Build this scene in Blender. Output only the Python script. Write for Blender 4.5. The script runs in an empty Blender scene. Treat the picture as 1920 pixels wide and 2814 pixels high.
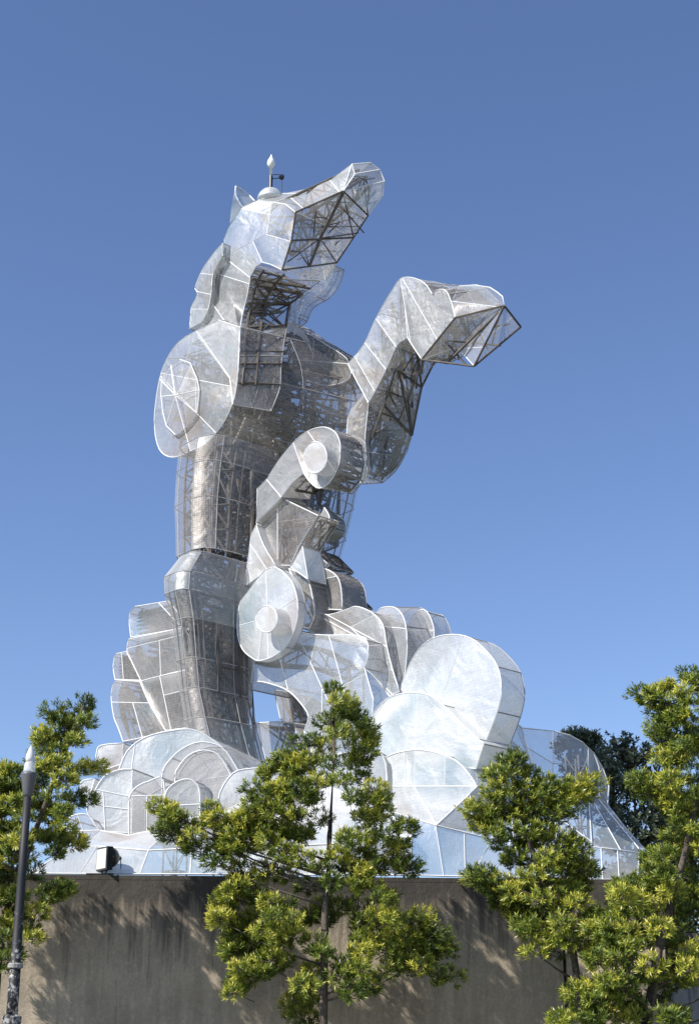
import bpy, math, random
import numpy as np
from mathutils import Vector, Matrix
from mathutils.geometry import intersect_line_line_2d
random.seed(7); np.random.seed(7)
R = math.radians
sc = bpy.context.scene
COL = sc.collection

# ------------------------------------------------------------------ camera, sky, sun
F_PX, CX, CY, PITCH = 4200.0, 960.0, 1407.0, R(20)
CAM = Vector((0, 0, 1.6))
cd = bpy.data.cameras.new('camera'); cam = bpy.data.objects.new('camera', cd); COL.objects.link(cam)
cam.location = CAM; cam.rotation_euler = (R(90) + PITCH, 0, 0)
cd.sensor_fit = 'VERTICAL'; cd.sensor_height = 24.0; cd.lens = F_PX / 2814.0 * 24.0
cd.clip_start = 0.1; cd.clip_end = 3000
sc.camera = cam

SUN_AZ = (-math.cos(R(33)), -math.sin(R(33)))       # horizontal direction towards the sun
SUN_EL = R(42)
SDIR = Vector((SUN_AZ[0] * math.cos(SUN_EL), SUN_AZ[1] * math.cos(SUN_EL), math.sin(SUN_EL)))
w = bpy.data.worlds.new('World'); sc.world = w; w.use_nodes = True
nt = w.node_tree; bg = nt.nodes['Background']
sky = nt.nodes.new('ShaderNodeTexSky'); sky.sky_type = 'NISHITA'; sky.sun_disc = False
sky.sun_elevation = SUN_EL; sky.sun_rotation = math.atan2(SUN_AZ[0], SUN_AZ[1])
sky.altitude = 50; sky.air_density = 1.0; sky.dust_density = 0.3; sky.ozone_density = 3.5
tint = nt.nodes.new('ShaderNodeMixRGB'); tint.blend_type = 'MULTIPLY'; tint.inputs[0].default_value = 1
nt.links.new(sky.outputs[0], tint.inputs[1]); tint.inputs[2].default_value = (.97, .96, 1.09, 1)
nt.links.new(tint.outputs[0], bg.inputs[0]); bg.inputs[1].default_value = 0.10
sl = bpy.data.lights.new('sun', 'SUN'); sl.energy = 4.8; sl.angle = R(0.53); sl.color = (1, .95, .87)
so = bpy.data.objects.new('sun', sl); COL.objects.link(so)
so.rotation_euler = SDIR.to_track_quat('Z', 'Y').to_euler()
sc.view_settings.view_transform = 'Standard'; sc.view_settings.look = 'None'
sc.view_settings.exposure = 0.55; sc.view_settings.gamma = 1.0
sc.cycles.transparent_max_bounces = 32; sc.cycles.max_bounces = 6

# ------------------------------------------------------------------ placing helpers
FW = Vector((0, math.cos(PITCH), math.sin(PITCH))); UP = Vector((0, -math.sin(PITCH), math.cos(PITCH)))
def ray(px, py):
    return FW + Vector((1, 0, 0)) * ((px - CX) / F_PX) + UP * ((CY - py) / F_PX)
def Q(px, py, Y):                       # point of the world seen at (px,py), standing at depth Y
    d = ray(px, py); return CAM + d * (Y / d.y)
HA = R(44)                              # heading of the sculpture: LAT points across the horse, away from its near flank
LAT = Vector((math.cos(HA), math.sin(HA), 0)); FWD = Vector((math.sin(HA), -math.cos(HA), 0))
C0 = Q(600, 1300, 31.0).dot(LAT)
def P(px, py, off):                     # point in the vertical plane at 'off' metres across the horse
    d = ray(px, py); return CAM + d * ((C0 + off - CAM.dot(LAT)) / d.dot(LAT))
def PX(v):
    d = v - CAM; z = d.dot(FW); return (CX + F_PX * d.x / z, CY - F_PX * d.dot(UP) / z)

# ------------------------------------------------------------------ materials
def newmat(name):
    m = bpy.data.materials.new(name); m.use_nodes = True; t = m.node_tree
    for n in list(t.nodes):
        if n.type != 'OUTPUT_MATERIAL': t.nodes.remove(n)
    return m, t, t.nodes['Material Output'], (lambda ty, **k: mk(t, ty, k)), t.links.new
def mk(t, ty, k):
    n = t.nodes.new(ty)
    for a, b in k.items():
        if a.startswith('i_'): n.inputs[a[2:].replace('_', ' ')].default_value = b
        else: setattr(n, a, b)
    return n
def ramp(N, stops):
    r = N('ShaderNodeValToRGB'); e = r.color_ramp.elements
    while len(e) < len(stops): e.new(.5)
    for i, (p, c) in enumerate(stops):
        e[i].position = p; e[i].color = (c[0], c[1], c[2], 1) if isinstance(c, tuple) else (c, c, c, 1)
    return r
def math_(N, L, op, a, b=None):
    m = N('ShaderNodeMath', operation=op)
    for i, v in enumerate((a, b)):
        if v is None: continue
        if isinstance(v, (int, float)): m.inputs[i].default_value = v
        else: L(v, m.inputs[i])
    return m.outputs[0]

def mesh_material(name, open_=0.33, col=(.66, .665, .655), pitch=.055):
    """woven galvanised wire cloth: open between the wires"""
    m, t, out, N, L = newmat(name)
    uv = N('ShaderNodeUVMap'); sep = N('ShaderNodeSeparateXYZ'); L(uv.outputs[0], sep.inputs[0])
    tc = N('ShaderNodeTexCoord'); oi = N('ShaderNodeObjectInfo')
    fr = []
    for k, p in ((0, pitch), (1, pitch)):
        s = math_(N, L, 'SINE', math_(N, L, 'MULTIPLY', sep.outputs[k], 2 * math.pi / p))
        fr.append(s)
    s2 = math_(N, L, 'MULTIPLY', math_(N, L, 'ADD', fr[0], fr[1]), .03)
    n1 = N('ShaderNodeTexNoise', i_Scale=1.1, i_Detail=5.0, i_Roughness=.6); L(tc.outputs['Object'], n1.inputs['Vector'])
    n2 = N('ShaderNodeTexNoise', i_Scale=11.0, i_Detail=6.0, i_Roughness=.75); L(tc.outputs['Object'], n2.inputs['Vector'])
    a = math_(N, L, 'MULTIPLY', math_(N, L, 'SUBTRACT', n1.outputs[0], .5), .42)
    b = math_(N, L, 'MULTIPLY', math_(N, L, 'SUBTRACT', n2.outputs[0], .5), .35)
    c = math_(N, L, 'MULTIPLY', math_(N, L, 'SUBTRACT', oi.outputs['Random'], .5), .16)
    o = math_(N, L, 'ADD', math_(N, L, 'ADD', a, b), math_(N, L, 'ADD', c, math_(N, L, 'ADD', s2, open_)))
    mr = N('ShaderNodeMapRange'); L(o, mr.inputs[0]); mr.inputs[1].default_value = .08; mr.inputs[2].default_value = .92
    mr.inputs[3].default_value = .08; mr.inputs[4].default_value = .92
    # faint mother-of-pearl tint of the zinc
    n3 = N('ShaderNodeTexNoise', i_Scale=.55, i_Detail=2.0, i_Distortion=.6); L(tc.outputs['Object'], n3.inputs['Vector'])
    cr = ramp(N, [(.30, (.58, .66, .69)), (.44, col), (.58, col), (.68, (.70, .65, .61))]); L(n3.outputs[0], cr.inputs[0])
    n4 = N('ShaderNodeTexNoise', i_Scale=2.2, i_Detail=3.0, i_Distortion=.8); L(tc.outputs['Object'], n4.inputs['Vector'])
    b1 = N('ShaderNodeBump', i_Strength=.2, i_Distance=.2); L(n4.outputs[0], b1.inputs['Height'])
    b2 = N('ShaderNodeBump', i_Strength=.2, i_Distance=.03); L(n2.outputs[0], b2.inputs['Height']); L(b1.outputs[0], b2.inputs['Normal'])
    d = N('ShaderNodeBsdfDiffuse', i_Roughness=.6); L(cr.outputs[0], d.inputs[0]); L(b2.outputs[0], d.inputs['Normal'])
    g = N('ShaderNodeBsdfAnisotropic', i_Roughness=.5); L(cr.outputs[0], g.inputs[0]); L(b2.outputs[0], g.inputs['Normal'])
    tl = N('ShaderNodeBsdfTranslucent'); L(cr.outputs[0], tl.inputs[0])
    m1 = N('ShaderNodeMixShader'); m1.inputs[0].default_value = .45; L(d.outputs[0], m1.inputs[1]); L(g.outputs[0], m1.inputs[2])
    m2 = N('ShaderNodeMixShader'); m2.inputs[0].default_value = .30; L(m1.outputs[0], m2.inputs[1]); L(tl.outputs[0], m2.inputs[2])
    tr = N('ShaderNodeBsdfTransparent')
    m3 = N('ShaderNodeMixShader'); L(mr.outputs[0], m3.inputs[0]); L(m2.outputs[0], m3.inputs[1]); L(tr.outputs[0], m3.inputs[2])
    L(m3.outputs[0], out.inputs[0]); return m
def plain(name, col, rough=.5, metal=0.0, noise=.15, nscale=8.0, bump=.0):
    m, t, out, N, L = newmat(name)
    p = N('ShaderNodeBsdfPrincipled'); p.inputs['Roughness'].default_value = rough; p.inputs['Metallic'].default_value = metal
    tc = N('ShaderNodeTexCoord'); n = N('ShaderNodeTexNoise', i_Scale=nscale, i_Detail=5.0); L(tc.outputs['Object'], n.inputs['Vector'])
    lo = tuple(c * (1 - noise) for c in col); hi = tuple(min(1, c * (1 + noise)) for c in col)
    cr = ramp(N, [(.3, lo), (.7, hi)]); L(n.outputs[0], cr.inputs[0]); L(cr.outputs[0], p.inputs['Base Color'])
    if bump:
        b = N('ShaderNodeBump', i_Strength=bump, i_Distance=.02); L(n.outputs[0], b.inputs['Height']); L(b.outputs[0], p.inputs['Normal'])
    L(p.outputs[0], out.inputs[0]); return m
M_MESH = mesh_material('wire_cloth', open_=.46, col=(.70, .715, .715))
M_MESHO = mesh_material('open_wire_cloth_shade', open_=.72, col=(.78, .755, .73))  # browner, more open cloth; shade of the side faces put into its tone
M_MESHM = mesh_material('mid_wire_cloth', open_=.58, col=(.72, .70, .68))
M_MESHB = mesh_material('doubled_wire_cloth', open_=.15, col=(.86, .87, .86))
M_MESHD = mesh_material('dense_wire_cloth', open_=.27, col=(.82, .83, .83))
M_SEAM = plain('galvanised_seam', (.74, .75, .75), .5, .0, .06)
M_RIB = plain('shaded_rib', (.34, .335, .33), .6, .0, .12)  # seam metal greyed down: shade on the side ribs put into the colour
M_STEEL = plain('weathered_steel', (.095, .082, .070), .75, .0, .35, 5.0)
M_STEEL2 = plain('pale_steel', (.30, .27, .23), .6, .2, .3, 5.0)
M_BLACK = plain('black_paint', (.015, .015, .018), .4, 0, .3)
M_WHITE = plain('white_paint', (.78, .78, .77), .35, 0, .04)

def concrete(name, ztop, base=(.46, .385, .29)):
    m, t, out, N, L = newmat(name)
    g = N('ShaderNodeNewGeometry'); sep = N('ShaderNodeSeparateXYZ'); L(g.outputs['Position'], sep.inputs[0])
    tc = g.outputs['Position']
    n1 = N('ShaderNodeTexNoise', i_Scale=.8, i_Detail=7.0, i_Roughness=.62); L(tc, n1.inputs['Vector'])
    n2 = N('ShaderNodeTexNoise', i_Scale=22.0, i_Detail=5.0, i_Roughness=.7); L(tc, n2.inputs['Vector'])
    mp = N('ShaderNodeMapping'); L(tc, mp.inputs[0]); mp.inputs['Scale'].default_value = (4.2, 1.0, .35)
    n3 = N('ShaderNodeTexNoise', i_Scale=1.3, i_Detail=8.0, i_Roughness=.7); L(mp.outputs[0], n3.inputs['Vector'])
    c1 = ramp(N, [(.28, tuple(v * .72 for v in base)), (.5, base), (.74, tuple(v * 1.22 for v in base))]); L(n1.outputs[0], c1.inputs[0])
    # grime that ran down from the coping
    dz = math_(N, L, 'SUBTRACT', ztop, sep.outputs[2])
    reach = math_(N, L, 'MULTIPLY', math_(N, L, 'POWER', n3.outputs[0], 3.2), 8.0)
    f = math_(N, L, 'SUBTRACT', 1.0, math_(N, L, 'DIVIDE', dz, math_(N, L, 'ADD', reach, .30)))
    f = math_(N, L, 'MAXIMUM', f, 0.0)
    f = math_(N, L, 'MINIMUM', math_(N, L, 'MULTIPLY', f, 1.25), .9)
    mx = N('ShaderNodeMixRGB'); L(f, mx.inputs[0]); L(c1.outputs[0], mx.inputs[1]); mx.inputs[2].default_value = (.03, .028, .028, 1)
    # vertical rain streaks
    c2 = ramp(N, [(.40, .72), (.6, 1.0)]); L(n3.outputs[0], c2.inputs[0])
    my = N('ShaderNodeMixRGB', blend_type='MULTIPLY'); my.inputs[0].default_value = .8; L(mx.outputs[0], my.inputs[1]); L(c2.outputs[0], my.inputs[2])
    c3 = ramp(N, [(.35, .84), (.65, 1.08)]); L(n2.outputs[0], c3.inputs[0])
    mz = N('ShaderNodeMixRGB', blend_type='MULTIPLY'); mz.inputs[0].default_value = 1; L(my.outputs[0], mz.inputs[1]); L(c3.outputs[0], mz.inputs[2])
    p = N('ShaderNodeBsdfPrincipled'); p.inputs['Roughness'].default_value = .9; L(mz.outputs[0], p.inputs['Base Color'])
    b = N('ShaderNodeBump', i_Strength=.35, i_Distance=.02); L(n2.outputs[0], b.inputs['Height'])
    b2 = N('ShaderNodeBump', i_Strength=.5, i_Distance=.12); L(n1.outputs[0], b2.inputs['Height']); L(b.outputs[0], b2.inputs['Normal'])
    L(b2.outputs[0], p.inputs['Normal']); L(p.outputs[0], out.inputs[0]); return m

def leaf_material(name, dark, mid, tip):
    m, t, out, N, L = newmat(name)
    at = N('ShaderNodeAttribute', attribute_name='tint')
    cr = ramp(N, [(0, dark), (.5, mid), (1, tip)]); L(at.outputs['Fac'], cr.inputs[0])
    p = N('ShaderNodeBsdfPrincipled'); p.inputs['Roughness'].default_value = .42; L(cr.outputs[0], p.inputs['Base Color'])
    p.inputs['Specular IOR Level'].default_value = .5
    tl = N('ShaderNodeBsdfTranslucent'); L(cr.outputs[0], tl.inputs[0])
    mx = N('ShaderNodeMixShader'); mx.inputs[0].default_value = .3; L(p.outputs[0], mx.inputs[1]); L(tl.outputs[0], mx.inputs[2])
    L(mx.outputs[0], out.inputs[0]); return m

# ------------------------------------------------------------------ object helpers
def mobj(name, verts, faces, mat, parent=None, smooth=False, uvs=None, label=None):
    me = bpy.data.meshes.new(name); me.from_pydata([tuple(v) for v in verts], [], faces)
    if mat: me.materials.append(mat)
    if smooth: me.shade_smooth()
    if uvs:
        ul = me.uv_layers.new(name='UVMap')
        for l in me.loops: ul.data[l.index].uv = uvs[l.vertex_index]
    me.update()
    o = bpy.data.objects.new(name, me); COL.objects.link(o)
    if parent: o.parent = parent; o.matrix_parent_inverse = parent.matrix_world.inverted()
    if label: o['label'] = label
    return o
def empty(name, loc, label=None, cat=None, group=None):
    o = bpy.data.objects.new(name, None); COL.objects.link(o); o.location = loc
    o.empty_display_size = .2
    o.matrix_world = Matrix.Translation(loc)
    tag(o, label, cat, group); return o
def tag(o, label=None, cat=None, group=None, kind=None):
    for k, v in (('label', label), ('category', cat), ('group', group), ('kind', kind)):
        if v: o[k] = v
    return o
class MB:
    def __init__(s): s.v = []; s.f = []
    def tube(s, pts, r, n=5, r2=None, cap=True):
        pts = [Vector(p) for p in pts]; rings = []
        k = len(pts)
        if k < 2: return
        for i, p in enumerate(pts):
            d = (pts[min(i + 1, k - 1)] - pts[max(i - 1, 0)])
            if d.length < 1e-6: d = Vector((0, 0, 1))
            d.normalize(); a = d.cross(Vector((0, 0, 1)))
            if a.length < .05: a = d.cross(Vector((1, 0, 0)))
            a.normalize(); b = d.cross(a)
            rr = r if r2 is None else r + (r2 - r) * i / (k - 1)
            base = len(s.v)
            for j in range(n):
                t = 2 * math.pi * j / n
                s.v.append(p + (a * math.cos(t) + b * math.sin(t)) * rr)
            rings.append(base)
        for i in range(k - 1):
            for j in range(n):
                s.f.append((rings[i] + j, rings[i] + (j + 1) % n, rings[i + 1] + (j + 1) % n, rings[i + 1] + j))
        if cap:
            s.f.append(tuple(rings[0] + j for j in range(n))[::-1]); s.f.append(tuple(rings[-1] + j for j in range(n)))
    def box(s, c, sx, sy, sz, X=Vector((1, 0, 0)), Y=Vector((0, 1, 0)), Z=Vector((0, 0, 1))):
        b = len(s.v)
        for dz in (-1, 1):
            for dx, dy in ((-1, -1), (1, -1), (1, 1), (-1, 1)):
                s.v.append(Vector(c) + X * dx * sx / 2 + Y * dy * sy / 2 + Z * dz * sz / 2)
        for q in ((3, 2, 1, 0), (4, 5, 6, 7), (0, 1, 5, 4), (1, 2, 6, 5), (2, 3, 7, 6), (3, 0, 4, 7)):
            s.f.append(tuple(b + i for i in q))
    def lathe(s, c, prof, n=16, axis=Vector((0, 0, 1))):
        a = axis.cross(Vector((1, 0, 0)));
        if a.length < .1: a = axis.cross(Vector((0, 1, 0)))
        a.normalize(); b = axis.cross(a); base = len(s.v)
        for r, h in prof:
            for j in range(n):
                t = 2 * math.pi * j / n
                s.v.append(Vector(c) + axis * h + (a * math.cos(t) + b * math.sin(t)) * r)
        for i in range(len(prof) - 1):
            for j in range(n):
                s.f.append((base + i * n + j, base + i * n + (j + 1) % n, base + (i + 1) * n + (j + 1) % n, base + (i + 1) * n + j))
        s.f.append(tuple(base + j for j in range(n))[::-1]); s.f.append(tuple(base + (len(prof) - 1) * n + j for j in range(n)))
    def build(s, name, mat, parent=None, smooth=False, label=None):
        return mobj(name, s.v, s.f, mat, parent, smooth, label=label)

# ------------------------------------------------------------------ mesh-clad bodies
SEAM_R = .0135
def curve(pts, flags, n=3, closed=True):
    """Catmull-Rom through 3D points; flagged points are corners. returns new pts, index map"""
    k = len(pts); out = []; idx = []
    for i in range(k if closed else k - 1):
        p1, p2 = pts[i], pts[(i + 1) % k]; p0, p3 = pts[(i - 1) % k], pts[(i + 2) % k]
        c1, c2 = flags[i], flags[(i + 1) % k]
        idx.append(len(out)); out.append(p1)
        if c1 and c2: continue
        m1 = (p2 - p1) if c1 else (p2 - p0) * .5
        m2 = (p2 - p1) if c2 else (p3 - p1) * .5
        for j in range(1, n):
            t = j / n; t2, t3 = t * t, t * t * t
            out.append(p1 * (2 * t3 - 3 * t2 + 1) + m1 * (t3 - 2 * t2 + t) + p2 * (-2 * t3 + 3 * t2) + m2 * (t3 - t2))
    if not closed: idx.append(len(out)); out.append(pts[-1])
    return out, idx
def inside(poly, x, y):
    c = False; n = len(poly)
    for i in range(n):
        (x1, y1), (x2, y2) = poly[i], poly[(i + 1) % n]
        if (y1 > y) != (y2 > y) and x < (x2 - x1) * (y - y1) / (y2 - y1) + x1: c = not c
    return c
def split(poly, seg):
    """poly: list of Vector. cut it along the seam seg (pixel coordinates of the photograph)"""
    p2 = [PX(v) for v in poly]; (ax, ay), (bx, by) = seg
    mx, my = (ax + bx) / 2, (ay + by) / 2
    if not inside(p2, mx, my): return None
    dx, dy = bx - ax, by - ay; hits = []
    n = len(poly)
    for i in range(n):
        (x1, y1), (x2, y2) = p2[i], p2[(i + 1) % n]
        den = dx * (y2 - y1) - dy * (x2 - x1)
        if abs(den) < 1e-9: continue
        u = ((x1 - mx) * dy - (y1 - my) * dx) / den * 1.0
        u = (dx * (my - y1) - dy * (mx - x1)) / den
        if u < 0 or u >= 1: continue
        hx, hy = x1 + (x2 - x1) * u, y1 + (y2 - y1) * u
        s = (hx - mx) * dx + (hy - my) * dy
        hits.append((s, i, u))
    lo = [h for h in hits if h[0] < 0]; hi = [h for h in hits if h[0] > 0]
    if not lo or not hi: return None
    h1, h2 = max(lo), min(hi)
    A = poly[h1[1]].lerp(poly[(h1[1] + 1) % n], h1[2]); B = poly[h2[1]].lerp(poly[(h2[1] + 1) % n], h2[2])
    i, j = h1[1], h2[1]
    if i == j: return None
    r1 = [A]; k = (i + 1) % n
    while True:
        r1.append(poly[k])
        if k == j: break
        k = (k + 1) % n
    r1.append(B)
    r2 = [B]; k = (j + 1) % n
    while True:
        r2.append(poly[k])
        if k == i: break
        k = (k + 1) % n
    r2.append(A)
    return r1, r2, (A, B)
def newell(poly):
    n = Vector((0, 0, 0))
    for i, a in enumerate(poly):
        b = poly[(i + 1) % len(poly)]; n += a.cross(b)
    return n.normalized() if n.length > 1e-9 else Vector((0, 0, 1))
def clean(poly):
    out = []
    for p in poly:
        if not out or (p - out[-1]).length > .004: out.append(p)
    if len(out) > 1 and (out[0] - out[-1]).length < .004: out.pop()
    return out
def panel(poly, mat, parent, bulge=None, name='mesh_panel'):
    poly = clean(poly)
    if len(poly) < 3: return
    nrm = newell(poly)
    if nrm.dot(poly[0] - CAM) > 0 and False: nrm = -nrm
    c = sum(poly, Vector()) / len(poly)
    u = nrm.cross(Vector((0, 0, 1)));
    if u.length < .05: u = nrm.cross(Vector((1, 0, 0)))
    u.normalize(); v = nrm.cross(u)
    size = max((p - c).length for p in poly)
    loc = [((p - c).dot(u), (p - c).dot(v)) for p in poly]
    n = len(poly)
    star = all((loc[i][0] * loc[(i + 1) % n][1] - loc[i][1] * loc[(i + 1) % n][0]) > 1e-5 for i in range(n)) or \
           all((loc[i][0] * loc[(i + 1) % n][1] - loc[i][1] * loc[(i + 1) % n][0]) < -1e-5 for i in range(n))
    if star and n > 3:
        b = random.uniform(-.035, .06) * size if bulge is None else bulge * size
        verts = list(poly); faces = []; uv = list(loc)
        mid = [p.lerp(c, .5) + nrm * b * .72 for p in poly]
        verts += mid; uv += [(x * .5, y * .5) for x, y in loc]; verts.append(c + nrm * b); uv.append((0, 0))
        for i in range(n):
            j = (i + 1) % n
            faces.append((i, j, n + j, n + i)); faces.append((n + i, n + j, 2 * n))
    else:
        verts, faces, uv = list(poly), [tuple(range(n))], loc
    return mobj(name, verts, faces, mat, parent, smooth=True, uvs=uv)
def strip(rows, mat, parent, name='mesh_panel'):
    """rows: list of equal-length point rows -> one smooth sheet"""
    v = []; f = []; uv = []; k = len(rows[0])
    for r_, row in enumerate(rows):
        for i, p in enumerate(row):
            v.append(p)
            du = (rows[r_][i] - rows[0][i]).length; dv = sum((row[q + 1] - row[q]).length for q in range(i))
            uv.append((dv, du))
    for a in range(len(rows) - 1):
        for i in range(k - 1): f.append((a * k + i, a * k + i + 1, (a + 1) * k + i + 1, (a + 1) * k + i))
    return mobj(name, v, f, mat, parent, smooth=True, uvs=uv)

def part_empty(name, at, parent, label=None):
    o = bpy.data.objects.new(name, None); COL.objects.link(o); o.empty_display_size = .2
    o.matrix_world = Matrix.Translation(at)
    o.parent = parent; o.matrix_parent_inverse = parent.matrix_world.inverted()
    o.location = at
    if label: o['label'] = label
    return o
def flat(name, pts, parent, mat=None, cuts=(), extra=(), seam=True, bulge=None, sr=None):
    """one clad face. pts: 3D points, cuts: seams splitting it (pixels), extra: loose tubes"""
    mat = mat or M_MESH; polys = [pts]; lines = [pts + [pts[0]]]
    for sg in cuts:
        for i, p in enumerate(polys):
            r = split(p, sg)
            if r:
                polys[i:i + 1] = [r[0], r[1]]; lines.append(list(r[2])); break
    for p in polys: panel(p, mat, parent, bulge)
    if seam:
        mb = MB()
        for q, l in enumerate(lines + list(extra)): mb.tube(l, (sr or SEAM_R) * (1 if q == 0 else .75), 4, cap=False)
        mb.build('seam', M_SEAM, parent)
def slab(name, near, parent, off=0.0, w=1.0, far=None, cuts=(), mat=None, smat=None, fmat=None, k=2, corner=28, n=3, pos=None,
         brace=True, extra=(), label=None, dvec=None, close=True, farcap=True, openside=()):
    """closed body clad in wire cloth: near outline (px, py[,1=corner][, own offset]) carried across to a far outline"""
    flags = [len(q) > 2 and q[2] == 1 for q in near]
    pos = pos or (lambda x, y, o: P(x, y, o))
    p3 = [pos(q[0], q[1], q[3] if len(q) > 3 else off) for q in near]
    if far: f3 = [pos(q[0], q[1], q[2] if len(q) > 2 else off + w) for q in far]
    else: f3 = [p + (dvec if dvec is not None else LAT * w) for p in p3]
    A, idx = curve(p3, flags, n); B, _ = curve(f3, flags, n)
    e = part_empty(name, sum(A, Vector()) / len(A), parent, label)
    mat = mat or M_MESH; smat = smat or mat
    flat(name, A, e, mat, cuts, extra=[[pos(x, y, off) for x, y in ex] for ex in extra])
    if farcap: flat(name, B, e, fmat or smat, seam=False)
    # sides in runs of low curvature
    m = len(A); runs = []; cur = [0]
    for i in range(1, m + 1):
        cur.append(i % m)
        a = A[i % m] - A[(i - 1) % m]; b = A[(i + 1) % m] - A[i % m]
        if a.length > 1e-6 and b.length > 1e-6 and (a.angle(b) > R(corner) or len(cur) > 7):
            runs.append(cur); cur = [i % m]
    if len(cur) > 1: runs.append(cur)
    mb = MB()
    for ri, r_ in enumerate(runs):
        if ri in openside: continue
        for s in range(k):
            t0, t1 = s / k, (s + 1) / k
            rows = [[A[i].lerp(B[i], t) for i in r_] for t in (t0, (t0 + t1) / 2, t1)]
            strip(rows, smat, e)
        mb.tube([A[r_[0]], B[r_[0]]], SEAM_R, 4, cap=False)
    for s in range(1, k + 1):
        t = s / k; ring = [A[i].lerp(B[i], t) for i in range(m)]
        mb.tube(ring + [ring[0]], SEAM_R * (.9 if s == k else .6), 4, cap=False)
    mb.build('rib', M_RIB, e)
    if brace:
        b2 = MB(); cA = sum(A, Vector()) / m; cB = sum(B, Vector()) / m
        sh = .12
        st = max(1, m // 9)
        for i in range(0, m, st):
            a0 = A[i].lerp(cA, sh).lerp(B[i].lerp(cB, sh), .3); b0 = B[i].lerp(cB, sh)
            j = (i + st) % m; a1 = A[j].lerp(cA, .5).lerp(B[j].lerp(cB, .5), .3); b1 = B[j].lerp(cB, sh)
            b2.tube([a0, b1], .024, 4); b2.tube([a0, b0], .032, 4); b2.tube([b0, b1], .028, 4); b2.tube([a1, b0], .02, 4)
            if random.random() < .6: b2.tube([a0.lerp(b0, .5), A[(i + m // 2) % m].lerp(cA, .3).lerp(B[(i + m // 2) % m], .4)], .02, 4)
        pa = [PX(v) for v in A]
        for t, rr in ((.12, .020), (.5, .026), (.88, .024)):
            row = [(A[i].lerp(cA, .06)).lerp(B[i].lerp(cB, .06), t) for i in range(m)]
            h = m // 2; s2 = max(1, m // 16)
            for i in range(0, h, s2):
                j = (m - 1 - i) % m; k2 = (m - 1 - i - s2) % m
                for p_, q_ in ((i, j), (i, k2), ((i + s2) % m, j)):
                    if p_ == q_: continue
                    mx, my = PX((A[p_] + A[q_]) / 2)
                    if inside(pa, mx, my): b2.tube([row[p_], row[q_]], rr, 4, cap=False)
        b2.build('brace', M_STEEL, e)
    return e, A, B
def ringtube(name, rings, parent, mat=None, n=16, cuts=8, label=None, braces=True, mats=None):
    """rings: (px_left, px_right, py, Y, depth ratio, tilt) -> upright clad drum"""
    e = None; R3 = []
    def sp(v, k): return math.copysign(abs(v) ** k, v)
    for (xl, xr, py, Y, dr) in rings:
        a = Q(xl, py, Y); b = Q(xr, py, Y); c = (a + b) / 2; hx = (b - a).length / 2
        un = [LAT * -sp(math.cos(t), .42) + FWD * (sp(math.sin(t), .42) * dr) for t in [2 * math.pi * i / n + .05 for i in range(n)]]
        k = hx / max(abs(u.x) for u in un); R3.append([c + u * k for u in un])
    # side faces seen from the front come first: i from 0 (left) over the front
    e = part_empty(name, sum(R3[0], Vector()) / n, parent, label)
    mat = mat or M_MESH; mb = MB(); q = max(1, n // cuts)
    for r_ in range(len(R3) - 1):
        for s in range(0, n, q):
            ids = [(s + j) % n for j in range(q + 1)]
            strip([[R3[r_][i] for i in ids], [R3[r_][i].lerp(R3[r_ + 1][i], .5) for i in ids], [R3[r_ + 1][i] for i in ids]], (mats[r_] if mats else mat), e)
            mb.tube([R3[r_][s], R3[r_ + 1][s]], SEAM_R * .7, 4, cap=False)
    for r3 in R3: mb.tube(r3 + [r3[0]], SEAM_R * .8, 4, cap=False)
    mb.build('rib', M_RIB, e)
    if braces:
        b = MB()
        for r_ in range(len(R3) - 1):
            ca = sum(R3[r_], Vector()) / n; cb = sum(R3[r_ + 1], Vector()) / n
            L_ = (ca - cb).length; st = max(1, int(L_ / .55))
            for u in range(st):
                for s in range(0, n, 2):
                    def g(i, t, k=.72): return (R3[r_][i % n].lerp(R3[r_ + 1][i % n], t)).lerp(ca.lerp(cb, t), 1 - k)
                    t0, t1 = u / st, (u + 1) / st
                    b.tube([g(s, t0), g(s + 2, t1)], .026, 4); b.tube([g(s, t0), g(s + 2, t0)], .03, 4); b.tube([g(s, t0), g(s, t1)], .045, 4); b.tube([g(s + 1, t0, .9), g(s + 1, t1, .9)], .018, 4)
                    if random.random() < .7: b.tube([g(s, t0, .8), g(s + 8, t1, random.uniform(-.2, .8))], .022, 4)
        b.build('brace', M_STEEL, e)
    return e
def truss(parent, path, wid=.5, r=.045, step=.75, name='steel_truss', mat=None):
    """square lattice mast following a path; chords are sub-parts"""
    pts = [Vector(p) for p in path]; e = part_empty(name, pts[0], parent)
    sec = []
    for i, p in enumerate(pts):
        d = (pts[min(i + 1, len(pts) - 1)] - pts[max(i - 1, 0)]).normalized()
        a = LAT - d * LAT.dot(d); a.normalize(); b = d.cross(a)
        ww = wid if isinstance(wid, (int, float)) else wid[i]
        sec.append([p + a * sx * ww / 2 + b * sy * ww / 2 for sx, sy in ((-1, -1), (1, -1), (1, 1), (-1, 1))])
    for c in range(4):
        mb = MB(); mb.tube([s[c] for s in sec], r, 5); mb.build('chord', mat or M_STEEL, e)
    mb = MB()
    for i in range(len(sec) - 1):
        Ln = (pts[i + 1] - pts[i]).length; st = max(1, int(Ln / step))
        for u in range(st):
            for c in range(4):
                g = lambda cc, t: sec[i][cc % 4].lerp(sec[i + 1][cc % 4], t)
                t0, t1 = u / st, (u + 1) / st
                mb.tube([g(c, t0), g(c + 1, t0)], r * .7, 4)
                mb.tube([g(c, t0), g(c + 1, t1)] if (u + c) % 2 else [g(c + 1, t0), g(c, t1)], r * .6, 4)
    mb.build('lacing', mat or M_STEEL, e)
    return e

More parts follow.
